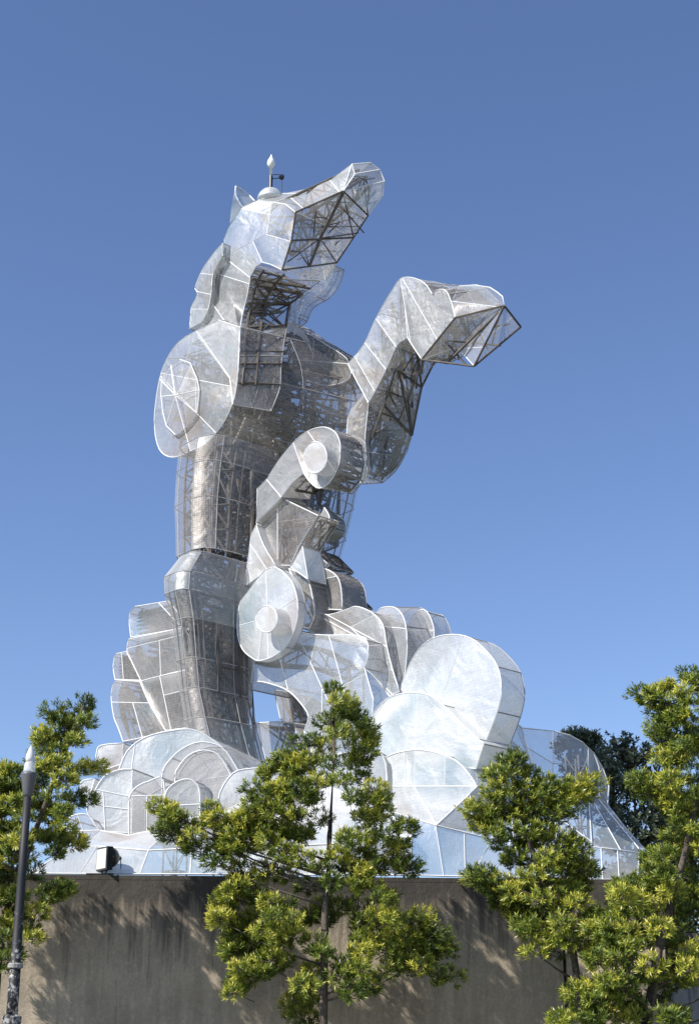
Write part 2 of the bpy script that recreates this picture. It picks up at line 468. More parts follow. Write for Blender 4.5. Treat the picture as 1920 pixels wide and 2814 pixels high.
# ------------------------------------------------------------------ setting
def noise_ground():
    m, t, out, N, L = newmat('ground_lawn')
    g = N('ShaderNodeNewGeometry'); n = N('ShaderNodeTexNoise', i_Scale=3.0, i_Detail=8.0); L(g.outputs['Position'], n.inputs['Vector'])
    cr = ramp(N, [(.3, (.10, .095, .07)), (.55, (.07, .085, .035)), (.75, (.16, .15, .12))]); L(n.outputs[0], cr.inputs[0])
    p = N('ShaderNodeBsdfPrincipled'); p.inputs['Roughness'].default_value = .95; L(cr.outputs[0], p.inputs['Base Color']); L(p.outputs[0], out.inputs[0]); return m
g = mobj('ground', [(-1500, -1500, 0), (1500, -1500, 0), (1500, 1500, 0), (-1500, 1500, 0)], [(0, 1, 2, 3)], noise_ground()); g['kind'] = 'structure'
pv = mobj('pavement', [(-30, -6, .004), (30, -6, .004), (30, 19, .004), (-30, 19, .004)], [(0, 1, 2, 3)], plain('paving', (.30, .29, .27), .85, 0, .2, 3.0)); pv['kind'] = 'structure'

WL = Q(100, 2403, 24.6); WR = Q(1790, 2418, 25.3); WTOP = WL.z
wd = (WR - WL); wd.z = 0; wd.normalize(); wn = Vector((wd.y, -wd.x, 0))
if wn.y > 0: wn = -wn
W0 = WL - wd * 3.2; W1 = WR + wd * 0.15
def wall_y(x): return WL.y + (x - WL.x) * wd.y / wd.x
pl = empty('plinth_wall', Vector(((W0.x + W1.x) / 2, (W0.y + W1.y) / 2, 0)), 'stained brown-grey concrete plinth wall with black drip marks carrying the wire-cloth horse', 'wall')
M_CON = concrete('plinth_concrete', WTOP)
M_COP = plain('grimy_coping', (.035, .033, .03), .95, 0, .5, 3.0, .3)
# cast bays with recessed joints between
cuts_x = [W0.x, Q(-120, 2500, wall_y(-6)).x, Q(1546, 2600, 25.2).x, W1.x]
cuts_x = sorted(cuts_x)
for i in range(len(cuts_x) - 1):
    x0, x1 = cuts_x[i] + .012, cuts_x[i + 1] - .012
    if i == len(cuts_x) - 2: x0 += .03
    v = []
    a = Vector((x0, wall_y(x0), 0)); b = Vector((x1, wall_y(x1), 0)); h = Vector((0, 0, WTOP - .07)); d = -wn * .35
    # front face gets a slightly uneven grid
    nx, nz = 14, 12; vv = []; ff = []
    for q in range(nz + 1):
        for r_ in range(nx + 1):
            p = a.lerp(b, r_ / nx) + h * (q / nz) + wn * (random.uniform(-.004, .004) if 0 < r_ < nx and 0 < q < nz else 0); vv.append(p)
    for q in range(nz):
        for r_ in range(nx): k = q * (nx + 1) + r_; ff.append((k, k + 1, k + nx + 2, k + nx + 1))
    base = len(vv); vv += [a, b, b + h, a + h, a + d, b + d, b + d + h, a + d + h]
    for qd in ((1, 5, 6, 2), (4, 0, 3, 7), (5, 4, 7, 6), (3, 2, 6, 7)): ff.append(tuple(base + z for z in qd))
    mobj('wall_panel', vv, ff, M_CON, pl, smooth=False)
jb = MB(); jb.box(((W0.x + W1.x) / 2, (W0.y + W1.y) / 2 + .5, (WTOP - .1) / 2), (W1 - W0).length - .1, .5, WTOP - .1, X=wd, Y=-wn); jb.build('wall_core', M_BLACK, pl)
cb = MB(); mid = (W0 + W1) / 2; cb.box(Vector((mid.x, mid.y, WTOP - .035)) - wn * .347, (W1 - W0).length + .05, .70, .07, X=wd, Y=-wn); cb.build('coping', M_CON, pl)
eb = MB(); Wr = Vector((W1.x, W1.y, 0)); eb.box(Wr + wd * -.2 - wn * 4.6 + Vector((0, 0, (WTOP - .08) / 2)), .4, 8.3, WTOP - .08, X=wd, Y=-wn)
eb.build('side_wall', M_CON, pl)
tb = MB(); tb.box(Vector((mid.x, mid.y, WTOP - .18)) - wn * 5.2, (W1 - W0).length - .6, 9.0, .16, X=wd, Y=-wn); tb.build('deck', plain('deck_concrete', (.36, .34, .31), .9, 0, .2, 2.0), pl)
# lower garden wall on the right
LWz = Q(1881, 2558, 27.5).z
lw = MB(); lw.box((Q(2000, 2558, 27.5).x + 3.0, 27.5, LWz / 2), 9.0, .3, LWz - .1); 
lwo = lw.build('garden_wall', concrete('garden_wall_concrete', LWz, (.40, .39, .37))); tag(lwo, 'lower pale concrete wall behind the large tree at the right edge', 'wall')

# ------------------------------------------------------------------ the horse
HB = Vector((P(640, 1700, 1.5).x, P(640, 1700, 1.5).y, WTOP))
horse = empty('horse_sculpture', HB, 'huge rearing horse of silvery wire cloth over dark steel trusses, head thrown up', 'sculpture')

# torso drum
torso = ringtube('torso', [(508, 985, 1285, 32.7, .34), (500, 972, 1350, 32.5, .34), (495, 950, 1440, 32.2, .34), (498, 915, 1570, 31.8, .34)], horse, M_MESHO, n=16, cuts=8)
# chest and near shoulder
near_sh = [(535, 912), (494, 937), (468, 970), (445, 1019), (431, 1084), (425, 1154), (429, 1207), (445, 1244), (478, 1257), (523, 1240), (564, 1220), (593, 1191),
           (621, 1150), (642, 1097), (652, 1023), (658, 961), (660, 900, 1), (600, 880, 1)]
far_ch = [(790, 890), (750, 930), (740, 970), (735, 1019), (731, 1084), (735, 1154), (740, 1207), (755, 1270), (800, 1310), (850, 1325), (900, 1320), (945, 1300),
          (990, 1250), (1012, 1190), (1008, 1110), (985, 1040), (925, 960), (851, 905)]
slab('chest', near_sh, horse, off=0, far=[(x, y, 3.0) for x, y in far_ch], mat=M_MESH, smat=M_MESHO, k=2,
     cuts=[((547, 920), (646, 1056)), ((545, 1045), (646, 1064)), ((535, 920), (500, 1030)), ((541, 1136), (593, 1189)), ((482, 1086), (523, 1236)),
           ((541, 1039), (541, 1136)), ((445, 1048), (482, 1086)), ((482, 1086), (541, 1039)), ((482, 1086), (541, 1136)), ((470, 1010), (482, 1086))])
# raised wheel on the near shoulder
hub = P(482, 1086, -.17)
ring_px = [(445, 1048), (454, 1022), (470, 1003), (494, 988), (523, 998), (541, 1039), (548, 1072), (541, 1136), (507, 1179), (482, 1195), (457, 1170), (447, 1130), (443, 1090)]
ring = [P(x, y, -.07) for x, y in ring_px]; ringb = [P(x, y, -.02) for x, y in ring_px]
e = part_empty('shoulder_wheel', hub, horse); mb = MB()
for i in range(len(ring)):
    j = (i + 1) % len(ring)
    panel([hub, ring[i], ring[j]], M_MESHO, e); mb.tube([ring[i], ring[j]], SEAM_R, 4); 
    if i % 2 == 0: mb.tube([hub, ring[i]], SEAM_R, 4)
mb.build('seam', M_SEAM, e); strip([ring + [ring[0]], ringb + [ringb[0]]], M_MESHO, e)

# neck
nk_near = [(614, 706, 1), (687, 763, 1), (686, 771, 0, .55), (678, 816, 0, .55), (665, 873, 0, .5), (658, 930, 0, .12), (656, 1000, 0, -.07), (650, 1060, 0, -.10), (640, 1112, 1, -.09), (632, 1040, 1, -.05), (545, 925, 1, .3), (555, 896), (566, 854), (578, 827), (583, 778), (589, 740)]
nk_far = [(790, 745), (880, 772), (840, 800), (804, 822), (797, 854), (782, 933, 1.3), (773, 1000, .95), (769, 1065, .8), (745, 1130, .65), (720, 1050, .9), (690, 940), (690, 900), (695, 860), (700, 827), (705, 790), (720, 760)]
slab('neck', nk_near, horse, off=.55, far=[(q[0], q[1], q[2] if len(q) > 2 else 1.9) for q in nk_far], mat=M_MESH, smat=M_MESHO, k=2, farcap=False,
     cuts=[((581, 830), (640, 915)), ((589, 750), (684, 780)), ((560, 900), (640, 880))])
# head
V = {'a': (665, 570, .65), 'b': (631, 623, .6), 'b2': (617, 657, .6), 'c': (614, 706, .55), 'd': (687, 763, .55), 'e': (703, 733, .55), 'f': (721, 721, .55), 'g': (744, 727, .55),
     'h': (775, 742, .55), 'i': (801, 661, .55), 'j': (812, 583, .55), 'k': (708, 551, .8), 'l': (752, 556, .9), 'l2': (785, 562, .75),
     'm': (778, 532, 1.4), 'n': (827, 532, 1.3), 'o': (907, 496, 1.2), 'p': (967, 451, 1.2), 'q': (1018, 447, 1.7), 'r': (1043, 466, 1.9),
     's': (1056, 498, 2.0), 't': (1051, 538, 2.0), 'u': (1011, 592, 1.95), 'v': (943, 525, .9), 'w': (971, 653, 1.95), 'x': (925, 722, 1.95), 'y': (893, 770, 1.9),
     'z': (975, 478, 1.2), 'k2': (820, 565, 2.2), 'o2': (960, 500, 2.1), 'm2': (860, 560, 2.2)}
VV = {k: P(*v) for k, v in V.items()}
hd = part_empty('head', VV['j'], horse)
def hf(s, mat=M_MESH, cuts=(), bulge=None, sr=None):
    flat('f', [VV[k] for k in s.split()], hd, mat, cuts, bulge=bulge, sr=sr)
hf('k a b b2 c d e f g h i j l2 l', M_MESH, cuts=[((614, 706), (700, 660)), ((694, 655), (721, 721)), ((746, 563), (735, 645)), ((735, 645), (793, 662)), ((665, 575), (735, 590))])
hf('l l2 j v p o n', M_MESH, cuts=[((907, 496), (930, 525)), ((800, 545), (830, 570))])
hf('k l n m', M_MESH)
hf('v z p', M_MESHD); hf('z p q r', M_MESHM); hf('v z r s', M_MESHM); hf('v s t u', M_MESHM, cuts=[((985, 520), (1000, 570))])
hf('j v w', M_MESHM); hf('v u w', M_MESHM); hf('i j w', M_MESHM); hf('h i w x', M_MESHM, cuts=[((850, 670), (850, 730))]); hf('h x y g', M_MESHM)
hf('u w x y m2 o2', M_MESHM); hf('m n o p q o2 k2', M_MESH); hf('q r s t u o2', M_MESHM); hf('k m k2 m2 a', M_MESHM)
mb = MB()
def hl(a, b, r=.024): mb.tube([VV[a] if isinstance(a, str) else P(*a), VV[b] if isinstance(b, str) else P(*b)], r, 5)
rnd_h = random.Random(5)
for _ in range(46):
    t = rnd_h.random(); y0 = 740 - 200 * t; x0 = 800 + 160 * t
    p_ = P(x0 + rnd_h.uniform(-15, 60), y0 + rnd_h.uniform(-40, 10), rnd_h.uniform(1.35, 1.8)); q_ = p_ + Vector((rnd_h.gauss(0, .35), rnd_h.gauss(0, .2), rnd_h.gauss(0, .35)))
    if inside([(812, 583), (943, 525), (1008, 590), (925, 718), (785, 730)], *PX(q_)) and inside([(812, 583), (943, 525), (1008, 590), (925, 718), (785, 730)], *PX(p_)): mb.tube([p_, q_], .016, 4)
inr = [('j', 'v'), ('v', 'u'), ('i', 'w'), ('h', 'x'), ('u', 'w'), ('w', 'x'), ('j', 'i'), ('i', 'h')]
for a, b in inr: hl(a, b, .022)
cl = [(943, 530, .93), (880, 655, 1.2), (850, 733, 1.2)]
mb.tube([P(*c) for c in cl], .036, 5)
for a, b in (((812, 590, .7), (900, 600, 1.1)), ((850, 575, .9), (890, 620, 1.3)), ((801, 661, .6), (850, 733, 1.2)), ((835, 590, .8), (820, 700, .9)),
             ((900, 620, 1.2), (971, 600, 1.8)), ((880, 655, 1.2), (925, 722, 1.9)), ((880, 655, 1.2), (985, 640, 1.9)), ((930, 560, 1.1), (1000, 640, 1.9)), ((905, 600, 1.2), (960, 560, 1.6)),
             ((790, 720, .6), (880, 655, 1.2)), ((1000, 500, 1.5), (1010, 590, 1.9)), ((960, 500, 1.2), (1030, 490, 1.8)), ((812, 600, .7), (850, 733, 1.2)), ((870, 560, .8), (855, 700, 1.2)), ((943, 530, .95), (971, 653, 1.9)), ((800, 690, .62), (920, 690, 1.85)), ((806, 625, .65), (985, 622, 1.9)), ((890, 548, .85), (1000, 600, 1.9))): hl(a, b, .016)
mb.tube([P(960, 505, 1.0), P(985, 488, 1.2), P(1005, 495, 1.5), P(1014, 520, 1.75), P(1010, 560, 1.9)], .018, 4)
mb.build('brace', M_STEEL, hd)
# far jaw plate behind the throat
slab('jaw_plate', [(835, 745, 1), (920, 730, 1), (905, 774), (878, 808), (850, 824), (830, 842), (818, 872), (797, 890, 1), (800, 815)], horse, off=2.0, w=.3, mat=M_MESHO, brace=False,
     cuts=[((840, 810), (890, 780)), ((810, 850), (850, 790))])
# mane
slab('mane', [(612, 668, 1), (597, 684), (582, 703), (563, 730), (551, 752), (541, 776), (536, 793, 1), (543, 810), (527, 843), (524, 870), (521, 903, 1), (555, 884, 1), (572, 850), (581, 800), (586, 750), (612, 703, 1)], horse,
     off=.35, w=1.0, mat=M_MESH, cuts=[((551, 752), (584, 755)), ((536, 800), (581, 810)), ((530, 850), (570, 850))], k=1)
# ears
ear = part_empty('ear', P(660, 560, .9), horse)
tip = P(648, 512, .9); rim = [P(695, 548, 1.3), P(668, 570, .8), P(650, 545, .55)]
strip([[tip, tip.lerp(rim[1], .5), rim[1]], [tip, P(676, 535, 1.3), P(700, 552, 1.4)]], M_MESHD, ear)
strip([[tip, P(640, 545, .5), P(633, 590, .5), P(632, 614, .6)], [tip, P(652, 545, .62), P(660, 565, .7), P(668, 572, .8)]], M_MESHD, ear)
mb = MB(); ll = [P(700, 552, 1.4), P(685, 537, 1.35), P(665, 520, 1.15), tip, P(646, 532, .8), P(655, 552, .75), P(668, 571, .8)]
mb.tube(ll, .02, 5); mb.build('seam', M_SEAM, ear)
fe = part_empty('ear', P(790, 530, 2.0), horse, 'far ear, a low silvery hump')
# crown cap
cc = P(743, 553, 1.2); rr = 38 / F_PX * (cc - CAM).dot(FW)
mb = MB(); mb.lathe(cc, [(rr, 0), (rr * .97, rr * .2), (rr * .86, rr * .5), (rr * .62, rr * .8), (rr * .3, rr * .96), (.02, rr)], 20); mb.build('crown_cap', M_MESHD, horse, smooth=True)
bpy.data.objects.remove(fe)
# far pauldron behind the neck
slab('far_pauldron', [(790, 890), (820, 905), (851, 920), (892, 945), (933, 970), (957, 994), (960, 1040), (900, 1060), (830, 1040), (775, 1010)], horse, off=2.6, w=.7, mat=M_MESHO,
     cuts=[((771, 985), (957, 1000)), ((862, 930), (862, 1050))])
e = part_empty('collar_blade', P(800, 900, 1.9), horse)
strip([[P(765, 890, 1.6), P(800, 888, 1.9), P(830, 905, 2.1), P(850, 935, 2.3), P(858, 972, 2.4)], [P(765, 908, 1.6), P(800, 912, 1.85), P(825, 925, 2.1), P(845, 947, 2.25), P(858, 972, 2.4)]], M_MESHD, e)
strip([[P(785, 870, 1.8), P(815, 885, 2.1), P(845, 905, 2.3), P(858, 930, 2.5), P(866, 960, 2.6)], [P(785, 885, 1.8), P(812, 897, 2.1), P(835, 915, 2.3), P(852, 938, 2.5), P(866, 960, 2.6)]], M_MESHO, e)

# raised far foreleg
lg_near = [(955, 1000, 1), (1000, 945), (1030, 880), (1060, 825), (1085, 785), (1100, 766), (1130, 763), (1165, 778), (1187, 808, 1), (1205, 796), (1225, 800), (1240, 832), (1250, 873, 1), (1205, 930), (1158, 988, 1), (1136, 955), (1119, 928, 1), (1090, 950), (1060, 1015), (1035, 1065), (1012, 1108, 1)]
lg_far = [(1040, 1060), (1100, 960), (1130, 900), (1170, 850), (1190, 800), (1215, 786), (1240, 783), (1262, 785), (1290, 784), (1308, 783), (1326, 790), (1345, 805), (1375, 835), (1310, 950), (1230, 1000), (1208, 990), (1190, 1005), (1165, 1045), (1150, 1085), (1140, 1140), (1120, 1235)]
slab('foreleg', lg_near, horse, off=2.2, far=[(x, y, 3.3) for x, y in lg_far], mat=M_MESH, smat=M_MESHM, k=2,
     cuts=[((1033, 877), (1085, 950)), ((1004, 945), (1050, 1003)), ((1100, 770), (1125, 925)), ((1125, 800), (1190, 915)), ((980, 990), (1020, 1060)), ((1113, 855), (1119, 928))])
# hoof
hfn = [(1250, 873, 1), (1383, 840, 1), (1302, 1006, 1), (1158, 988, 1)]
hff = [(1300, 805, 3.2), (1428, 900, 3.2), (1306, 1004, 3.1), (1200, 985, 3.0)]
he = part_empty('hoof', P(1300, 900, 2.5), horse)
H = [P(1250, 873, 2.2), P(1385, 840, 2.2), P(1302, 1006, 2.5), P(1158, 988, 2.2), P(1430, 898, 2.9), P(1345, 790, 3.0), P(1305, 784, 3.0), P(1255, 955, 2.8), P(1380, 815, 2.9), P(1365, 803, 3.0)]
flat('h', [H[0], H[1], H[2], H[7], H[3]], he, M_MESHM, cuts=[((1250, 960), (1385, 845)), ((1180, 965), (1375, 950))])
flat('h', [H[1], H[4], H[2]], he, M_MESHM, cuts=[((1340, 925), (1410, 870))])
flat('h', [H[0], P(1240, 830, 2.2), P(1262, 786, 3.0), H[6], H[5], H[9], H[8], H[1]], he, M_MESHM, cuts=[((1255, 830), (1380, 845))])
mb = MB()
for a, b in ((0, 1), (1, 4), (4, 2), (2, 3), (3, 0), (1, 2)): mb.tube([H[a], H[b]], .024, 5)
mb.tube([P(1385, 843, 2.25), P(1232, 993, 2.6)], .032, 5); mb.tube([P(1210, 935, 2.4), P(1375, 950, 2.9)], .022, 5); mb.tube([P(1215, 930, 2.4), P(1280, 1003, 2.7)], .025, 5)
for a, b in (((1290, 870), (1340, 960)), ((1240, 900), (1260, 990)), ((1330, 870), (1300, 950)), ((1350, 900), (1400, 890)), ((1280, 960), (1330, 900)), ((1230, 960), (1300, 880)), ((1370, 870), (1350, 950)), ((1200, 950), (1250, 985))):
    mb.tube([P(a[0], a[1], 2.8), P(b[0], b[1], 3.0)], .02, 4)
mb.build('brace', M_STEEL, he)
# upper leg / elbow box below the raised leg
slab('elbow', [(1000, 1080, 1), (1012, 1108, 1), (1004, 1180), (1002, 1216, 1), (1008, 1290), (995, 1330, 1), (960, 1300, 1), (955, 1150)], horse, off=2.25,
     far=[(1060, 1060, 3.3), (1150, 1085, 3.3), (1135, 1180, 3.3), (1118, 1240, 3.3), (1090, 1290, 3.2), (1052, 1326, 3.0), (1040, 1320, 3.1), (1040, 1150, 3.3)], mat=M_MESHM, k=3)

# folded near foreleg with round knee
knee = [(834, 1300, 1), (806, 1300, 0), (773, 1367, 1), (732, 1318, 1), (769, 1261), (806, 1216), (830, 1195), (857, 1180), (892, 1174), (919, 1187), (932, 1210), (935, 1240), (929, 1281), (908, 1322), (878, 1342), (853, 1326)]
knee[1] = (800, 1330)
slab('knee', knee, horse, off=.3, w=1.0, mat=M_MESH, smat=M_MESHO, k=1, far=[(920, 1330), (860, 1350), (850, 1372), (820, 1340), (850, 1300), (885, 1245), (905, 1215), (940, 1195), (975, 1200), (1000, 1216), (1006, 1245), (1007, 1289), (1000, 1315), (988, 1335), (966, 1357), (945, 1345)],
     cuts=[((806, 1218), (834, 1300)), ((845, 1185), (862, 1210)), ((922, 1187), (880, 1225))])
def cyl(name, px, py, rx, ry, off, w_, parent, mat=None, n=20):
    c = [(px + rx * math.cos(2 * math.pi * i / n), py + ry * math.sin(2 * math.pi * i / n)) for i in range(n)]
    A = [P(x, y, off) for x, y in c]; B = [p + LAT * w_ for p in A]
    e = part_empty(name, P(px, py, off), parent); flat(name, A, e, mat or M_MESHD, bulge=.0)
    for q in range(0, n, 5):
        ids = [(q + j) % n for j in range(6)]
        strip([[A[i] for i in ids], [B[i] for i in ids]], mat or M_MESH, e)
    return e
cyl('knee_cap', 866, 1257, 32, 43, -.0, .3, horse)
slab('forearm', [(732, 1318, 1), (773, 1367, 1), (705, 1435, 1), (707, 1343, 1)], horse, off=.32, w=.7, mat=M_MESH, k=1)
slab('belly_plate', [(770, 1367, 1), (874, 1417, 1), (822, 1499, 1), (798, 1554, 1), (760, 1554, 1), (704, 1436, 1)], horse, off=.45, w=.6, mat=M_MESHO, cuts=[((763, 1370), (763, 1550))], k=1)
slab('stirrup', [(891, 1395, 1), (903, 1415), (905, 1430), (898, 1455), (883, 1473, 1), (867, 1447, 1), (880, 1420)], horse, off=.9, w=.9, mat=M_MESH,
     far=[(925, 1415, 2.0), (938, 1425, 2.0), (947, 1440, 2.0), (943, 1472, 2.0), (919, 1488, 2.0), (900, 1480, 2.0), (910, 1440, 2.0)], k=1)
slab('flank_fin', [(704, 1443, 1), (725, 1500), (760, 1558, 1), (725, 1575, 1), (668, 1615, 1), (683, 1533), (690, 1475)], horse, off=.25, w=.6, mat=M_MESHD, cuts=[((704, 1446), (757, 1560)), ((690, 1500), (730, 1560))], k=1, brace=False)
slab('flank_fin', [(831, 1502, 1), (838, 1545), (846, 1592, 1), (798, 1558, 1)], horse, off=.35, w=.5, mat=M_MESHD, k=1, brace=False)
slab('hip_plate', [(836, 1502, 1), (860, 1510), (885, 1535), (905, 1555, 1), (846, 1590, 1)], horse, off=1.1, w=.7, mat=M_MESHM, k=1)
slab('hip_drum', [(850, 1596, 1), (870, 1570), (895, 1564), (926, 1585), (937, 1620), (940, 1676, 1), (864, 1674, 1)], horse, off=.9, w=.7, mat=M_MESHM, k=1, cuts=[((850, 1600), (920, 1585))])
slab('hip_plate', [(943, 1628, 1), (955, 1642), (975, 1662, 1), (940, 1672, 1)], horse, off=1.3, w=.5, mat=M_MESHM, k=1)
slab('thigh_guard', [(794, 1562, 1), (830, 1580), (846, 1592), (858, 1640), (864, 1690), (850, 1727, 1), (812, 1722, 1), (819, 1660)], horse, off=.5, w=.8, mat=M_MESHM, k=1,
     cuts=[((800, 1575), (855, 1690)), ((812, 1640), (858, 1660))])
# rump column (hind leg)
ringtube('hind_leg', [(503, 700, 1545, 30.6, .42), (458, 700, 1605, 30.5, .45), (460, 695, 1652, 30.4, .42), (480, 690, 1725, 30.35, .4), (492, 686, 1830, 30.3, .4), (500, 688, 1910, 30.2, .4), (512, 702, 1990, 30.1, .45), (530, 728, 2088, 30.0, .5)], horse, M_MESH, n=16, cuts=8, mats=[M_MESH, M_MESH, M_MESHM, M_MESHO, M_MESHO, M_MESHO, M_MESHM])
# haunch disc
disc = [(679, 1629), (657, 1664), (653, 1742), (667, 1785), (694, 1809), (714, 1816), (749, 1805), (784, 1778), (808, 1731), (819, 1672), (808, 1613), (784, 1578), (753, 1559), (722, 1574)]
slab('haunch_disc', disc, horse, off=-.1, w=.2, mat=M_MESHD, smat=M_MESH, k=1, brace=False,
     cuts=[((731, 1578), (733, 1664)), ((734, 1700), (812, 1645)), ((663, 1718), (734, 1700)), ((717, 1740), (710, 1812)), ((757, 1745), (770, 1790))])
cyl('haunch_cap', 733, 1701, 29, 37, -.45, .35, horse)
# thigh
thigh = [(653, 1758, 1), (651, 1832), (667, 1891, 1), (679, 1879), (710, 1873), (749, 1881), (792, 1899), (827, 1934), (847, 1969), (835, 2008, 1), (860, 2080, 1), (1018, 2060, 1), (1025, 1920, 1), (1001, 1836, 1), (1011, 1799), (1009, 1766), (993, 1750), (964, 1746), (902, 1746), (845, 1742), (808, 1729, 1), (730, 1720, 1)]
slab('thigh', thigh, horse, off=.3, w=1.3, mat=M_MESH, smat=M_MESHM, k=1, brace=False,
     cuts=[((814, 1734), (885, 1890)), ((902, 1750), (850, 1835)), ((850, 1835), (790, 1895)), ((904, 1750), (935, 1860)), ((878, 1897), (833, 1942)), ((700, 1815), (690, 1872)), ((765, 1795), (790, 1893)), ((885, 1890), (885, 2070)), ((850, 1965), (885, 1910)), ((935, 1860), (885, 1900)), ((1008, 1850), (885, 1925)), ((835, 2008), (885, 1960))])
slab('flank', [(866, 1678, 1), (900, 1690), (950, 1676), (976, 1667), (1005, 1675), (1029, 1690), (1052, 1718), (1062, 1775), (1078, 1840), (1097, 1900, 1), (1070, 1914, 1), (1029, 1861), (1003, 1838, 1), (1011, 1799), (1009, 1766), (993, 1750), (902, 1745), (845, 1742, 1)], horse, off=.75, w=.9, mat=M_MESH, smat=M_MESHM, k=1,
     cuts=[((919, 1701), (964, 1725)), ((964, 1725), (990, 1750)), ((1010, 1775), (1062, 1772)), ((870, 1690), (972, 1745)), ((972, 1722), (1030, 1690)), ((1003, 1836), (1075, 1905))])
slab('rump_hump', [(1029, 1690, 1), (1045, 1672), (1071, 1668), (1091, 1674), (1108, 1697), (1117, 1738), (1117, 1800), (1106, 1893, 1), (1097, 1897, 1), (1072, 1820), (1062, 1760)], horse, off=1.0, brace=False,
     far=[(1105, 1690, 2.2), (1125, 1674, 2.2), (1145, 1670, 2.2), (1165, 1676, 2.2), (1185, 1705, 2.2), (1193, 1746, 2.2), (1190, 1800, 2.2), (1180, 1880, 2.2), (1150, 1890, 2.2), (1120, 1820, 2.2), (1110, 1760, 2.2)], mat=M_MESH, smat=M_MESHM, k=1,
     cuts=[((1050, 1722), (1115, 1728))])
slab('rump_hump', [(1119, 1740), (1135, 1690), (1165, 1676), (1185, 1705), (1193, 1746), (1190, 1800, 1), (1120, 1850, 1)], horse, off=1.9, w=.5, mat=M_MESHM, k=1, brace=False, cuts=[((1119, 1733), (1190, 1732)), ((1125, 1770), (1188, 1735))])
slab('hind_foot', [(753, 1897, 1), (792, 1903), (825, 1930), (845, 1975, 1), (800, 1990, 1), (772, 1985, 1)], horse, off=1.9, w=.7, mat=M_MESHM, k=1)
slab('hind_foot', [(703, 1987, 1), (772, 1983, 1), (845, 1992, 1), (850, 2100, 1), (732, 2095, 1)], horse, off=1.2, w=.8, mat=M_MESHM, k=1, cuts=[((768, 1985), (765, 2090)), ((810, 1992), (830, 2090))])
# tail: stack of drums on the left
slab('tail', [(360, 1752, 1), (356, 1715), (358, 1685), (372, 1667, 1), (464, 1652, 1), (497, 1692), (527, 1722, 1)], horse, off=-.1, w=1.6, mat=M_MESHM, k=1, cuts=[((440, 1660), (510, 1735))])
slab('tail', [(350, 1795, 1), (350, 1775), (354, 1757, 1), (520, 1722, 1), (530, 1745), (536, 1790), (536, 1835, 1), (440, 1858), (388, 1872, 1), (368, 1830)], horse, off=-.25, w=1.6, mat=M_MESHM, k=1,
     cuts=[((360, 1780), (528, 1738)), ((440, 1745), (442, 1850))])
slab('tail', [(317, 1868, 1), (312, 1840), (314, 1810), (320, 1797, 1), (352, 1790, 1), (368, 1830), (387, 1870, 1)], horse, off=-.15, w=1.3, mat=M_MESHM, k=1, cuts=[((335, 1800), (340, 1865))])
slab('tail', [(313, 1969), (306, 1915), (312, 1880), (325, 1869, 1), (385, 1873, 1), (412, 1935), (455, 2008, 1), (400, 2025), (339, 2038, 1), (325, 2000)], horse, off=-.25, w=1.5, mat=M_MESHM, k=1,
     cuts=[((312, 1930), (410, 1932)), ((350, 1872), (390, 2020))])
slab('tail', [(388, 1872, 1), (440, 1858), (536, 1837, 1), (536, 1900), (530, 1962, 1), (518, 2000, 1), (456, 2008, 1), (412, 1935)], horse, off=-.4, w=1.5, mat=M_MESHM, k=1,
     cuts=[((440, 1862), (470, 2005)), ((420, 1920), (535, 1890))])
# big steel masts inside
truss(horse, [P(620, 2040, 1.7), P(610, 1750, 1.7), P(680, 1450, 1.9), P(710, 1250, 1.9), P(710, 1080, 1.7), P(690, 920, 1.35)], [.9, .9, 1.0, 1.1, 1.0, .75], .05)
truss(horse, [P(600, 1950, 1.0), P(590, 1640, 1.0), P(600, 1400, 1.1), P(640, 1200, 1.2)], .8, .045, name='steel_truss')
truss(horse, [P(850, 1500, 3.0), P(860, 1250, 3.2), P(860, 1020, 3.2)], .9, .045)
for a_, b_, w_ in ((P(560, 1150, 1.1), P(900, 1180, 3.6), .5), (P(540, 1230, 1.0), P(900, 1290, 3.5), .5), (P(600, 1000, .9), P(590, 1220, .9), .4),
                   (P(780, 1010, 2.5), P(780, 1290, 2.6), .45), (P(560, 1060, 1.0), P(920, 1070, 3.6), .45), (P(700, 960, 1.9), P(700, 1290, 1.9), .5), (P(640, 1340, 1.6), P(900, 1340, 3.6), .4), (P(560, 1450, 1.2), P(880, 1450, 3.5), .4)):
    sh_ = LAT * -.45
    truss(horse, [a_ + sh_, b_ + sh_], w_, .038, .5)
truss(horse, [P(1010, 1250, 2.8), P(1070, 1080, 2.75), P(1110, 950, 2.75), P(1180, 870, 2.75), P(1290, 890, 2.9)], [.8, .6, .6, .5, .4], .028, .4)
truss(horse, [P(760, 650, 1.3), P(810, 610, 1.45), P(950, 520, 1.6), P(1000, 490, 1.7)], [.8, .8, .5, .3], .035, .35)
truss(horse, [P(720, 1800, .8), P(880, 1810, 1.0), P(960, 1850, 1.0), P(960, 2050, 1.0)], .4, .03)
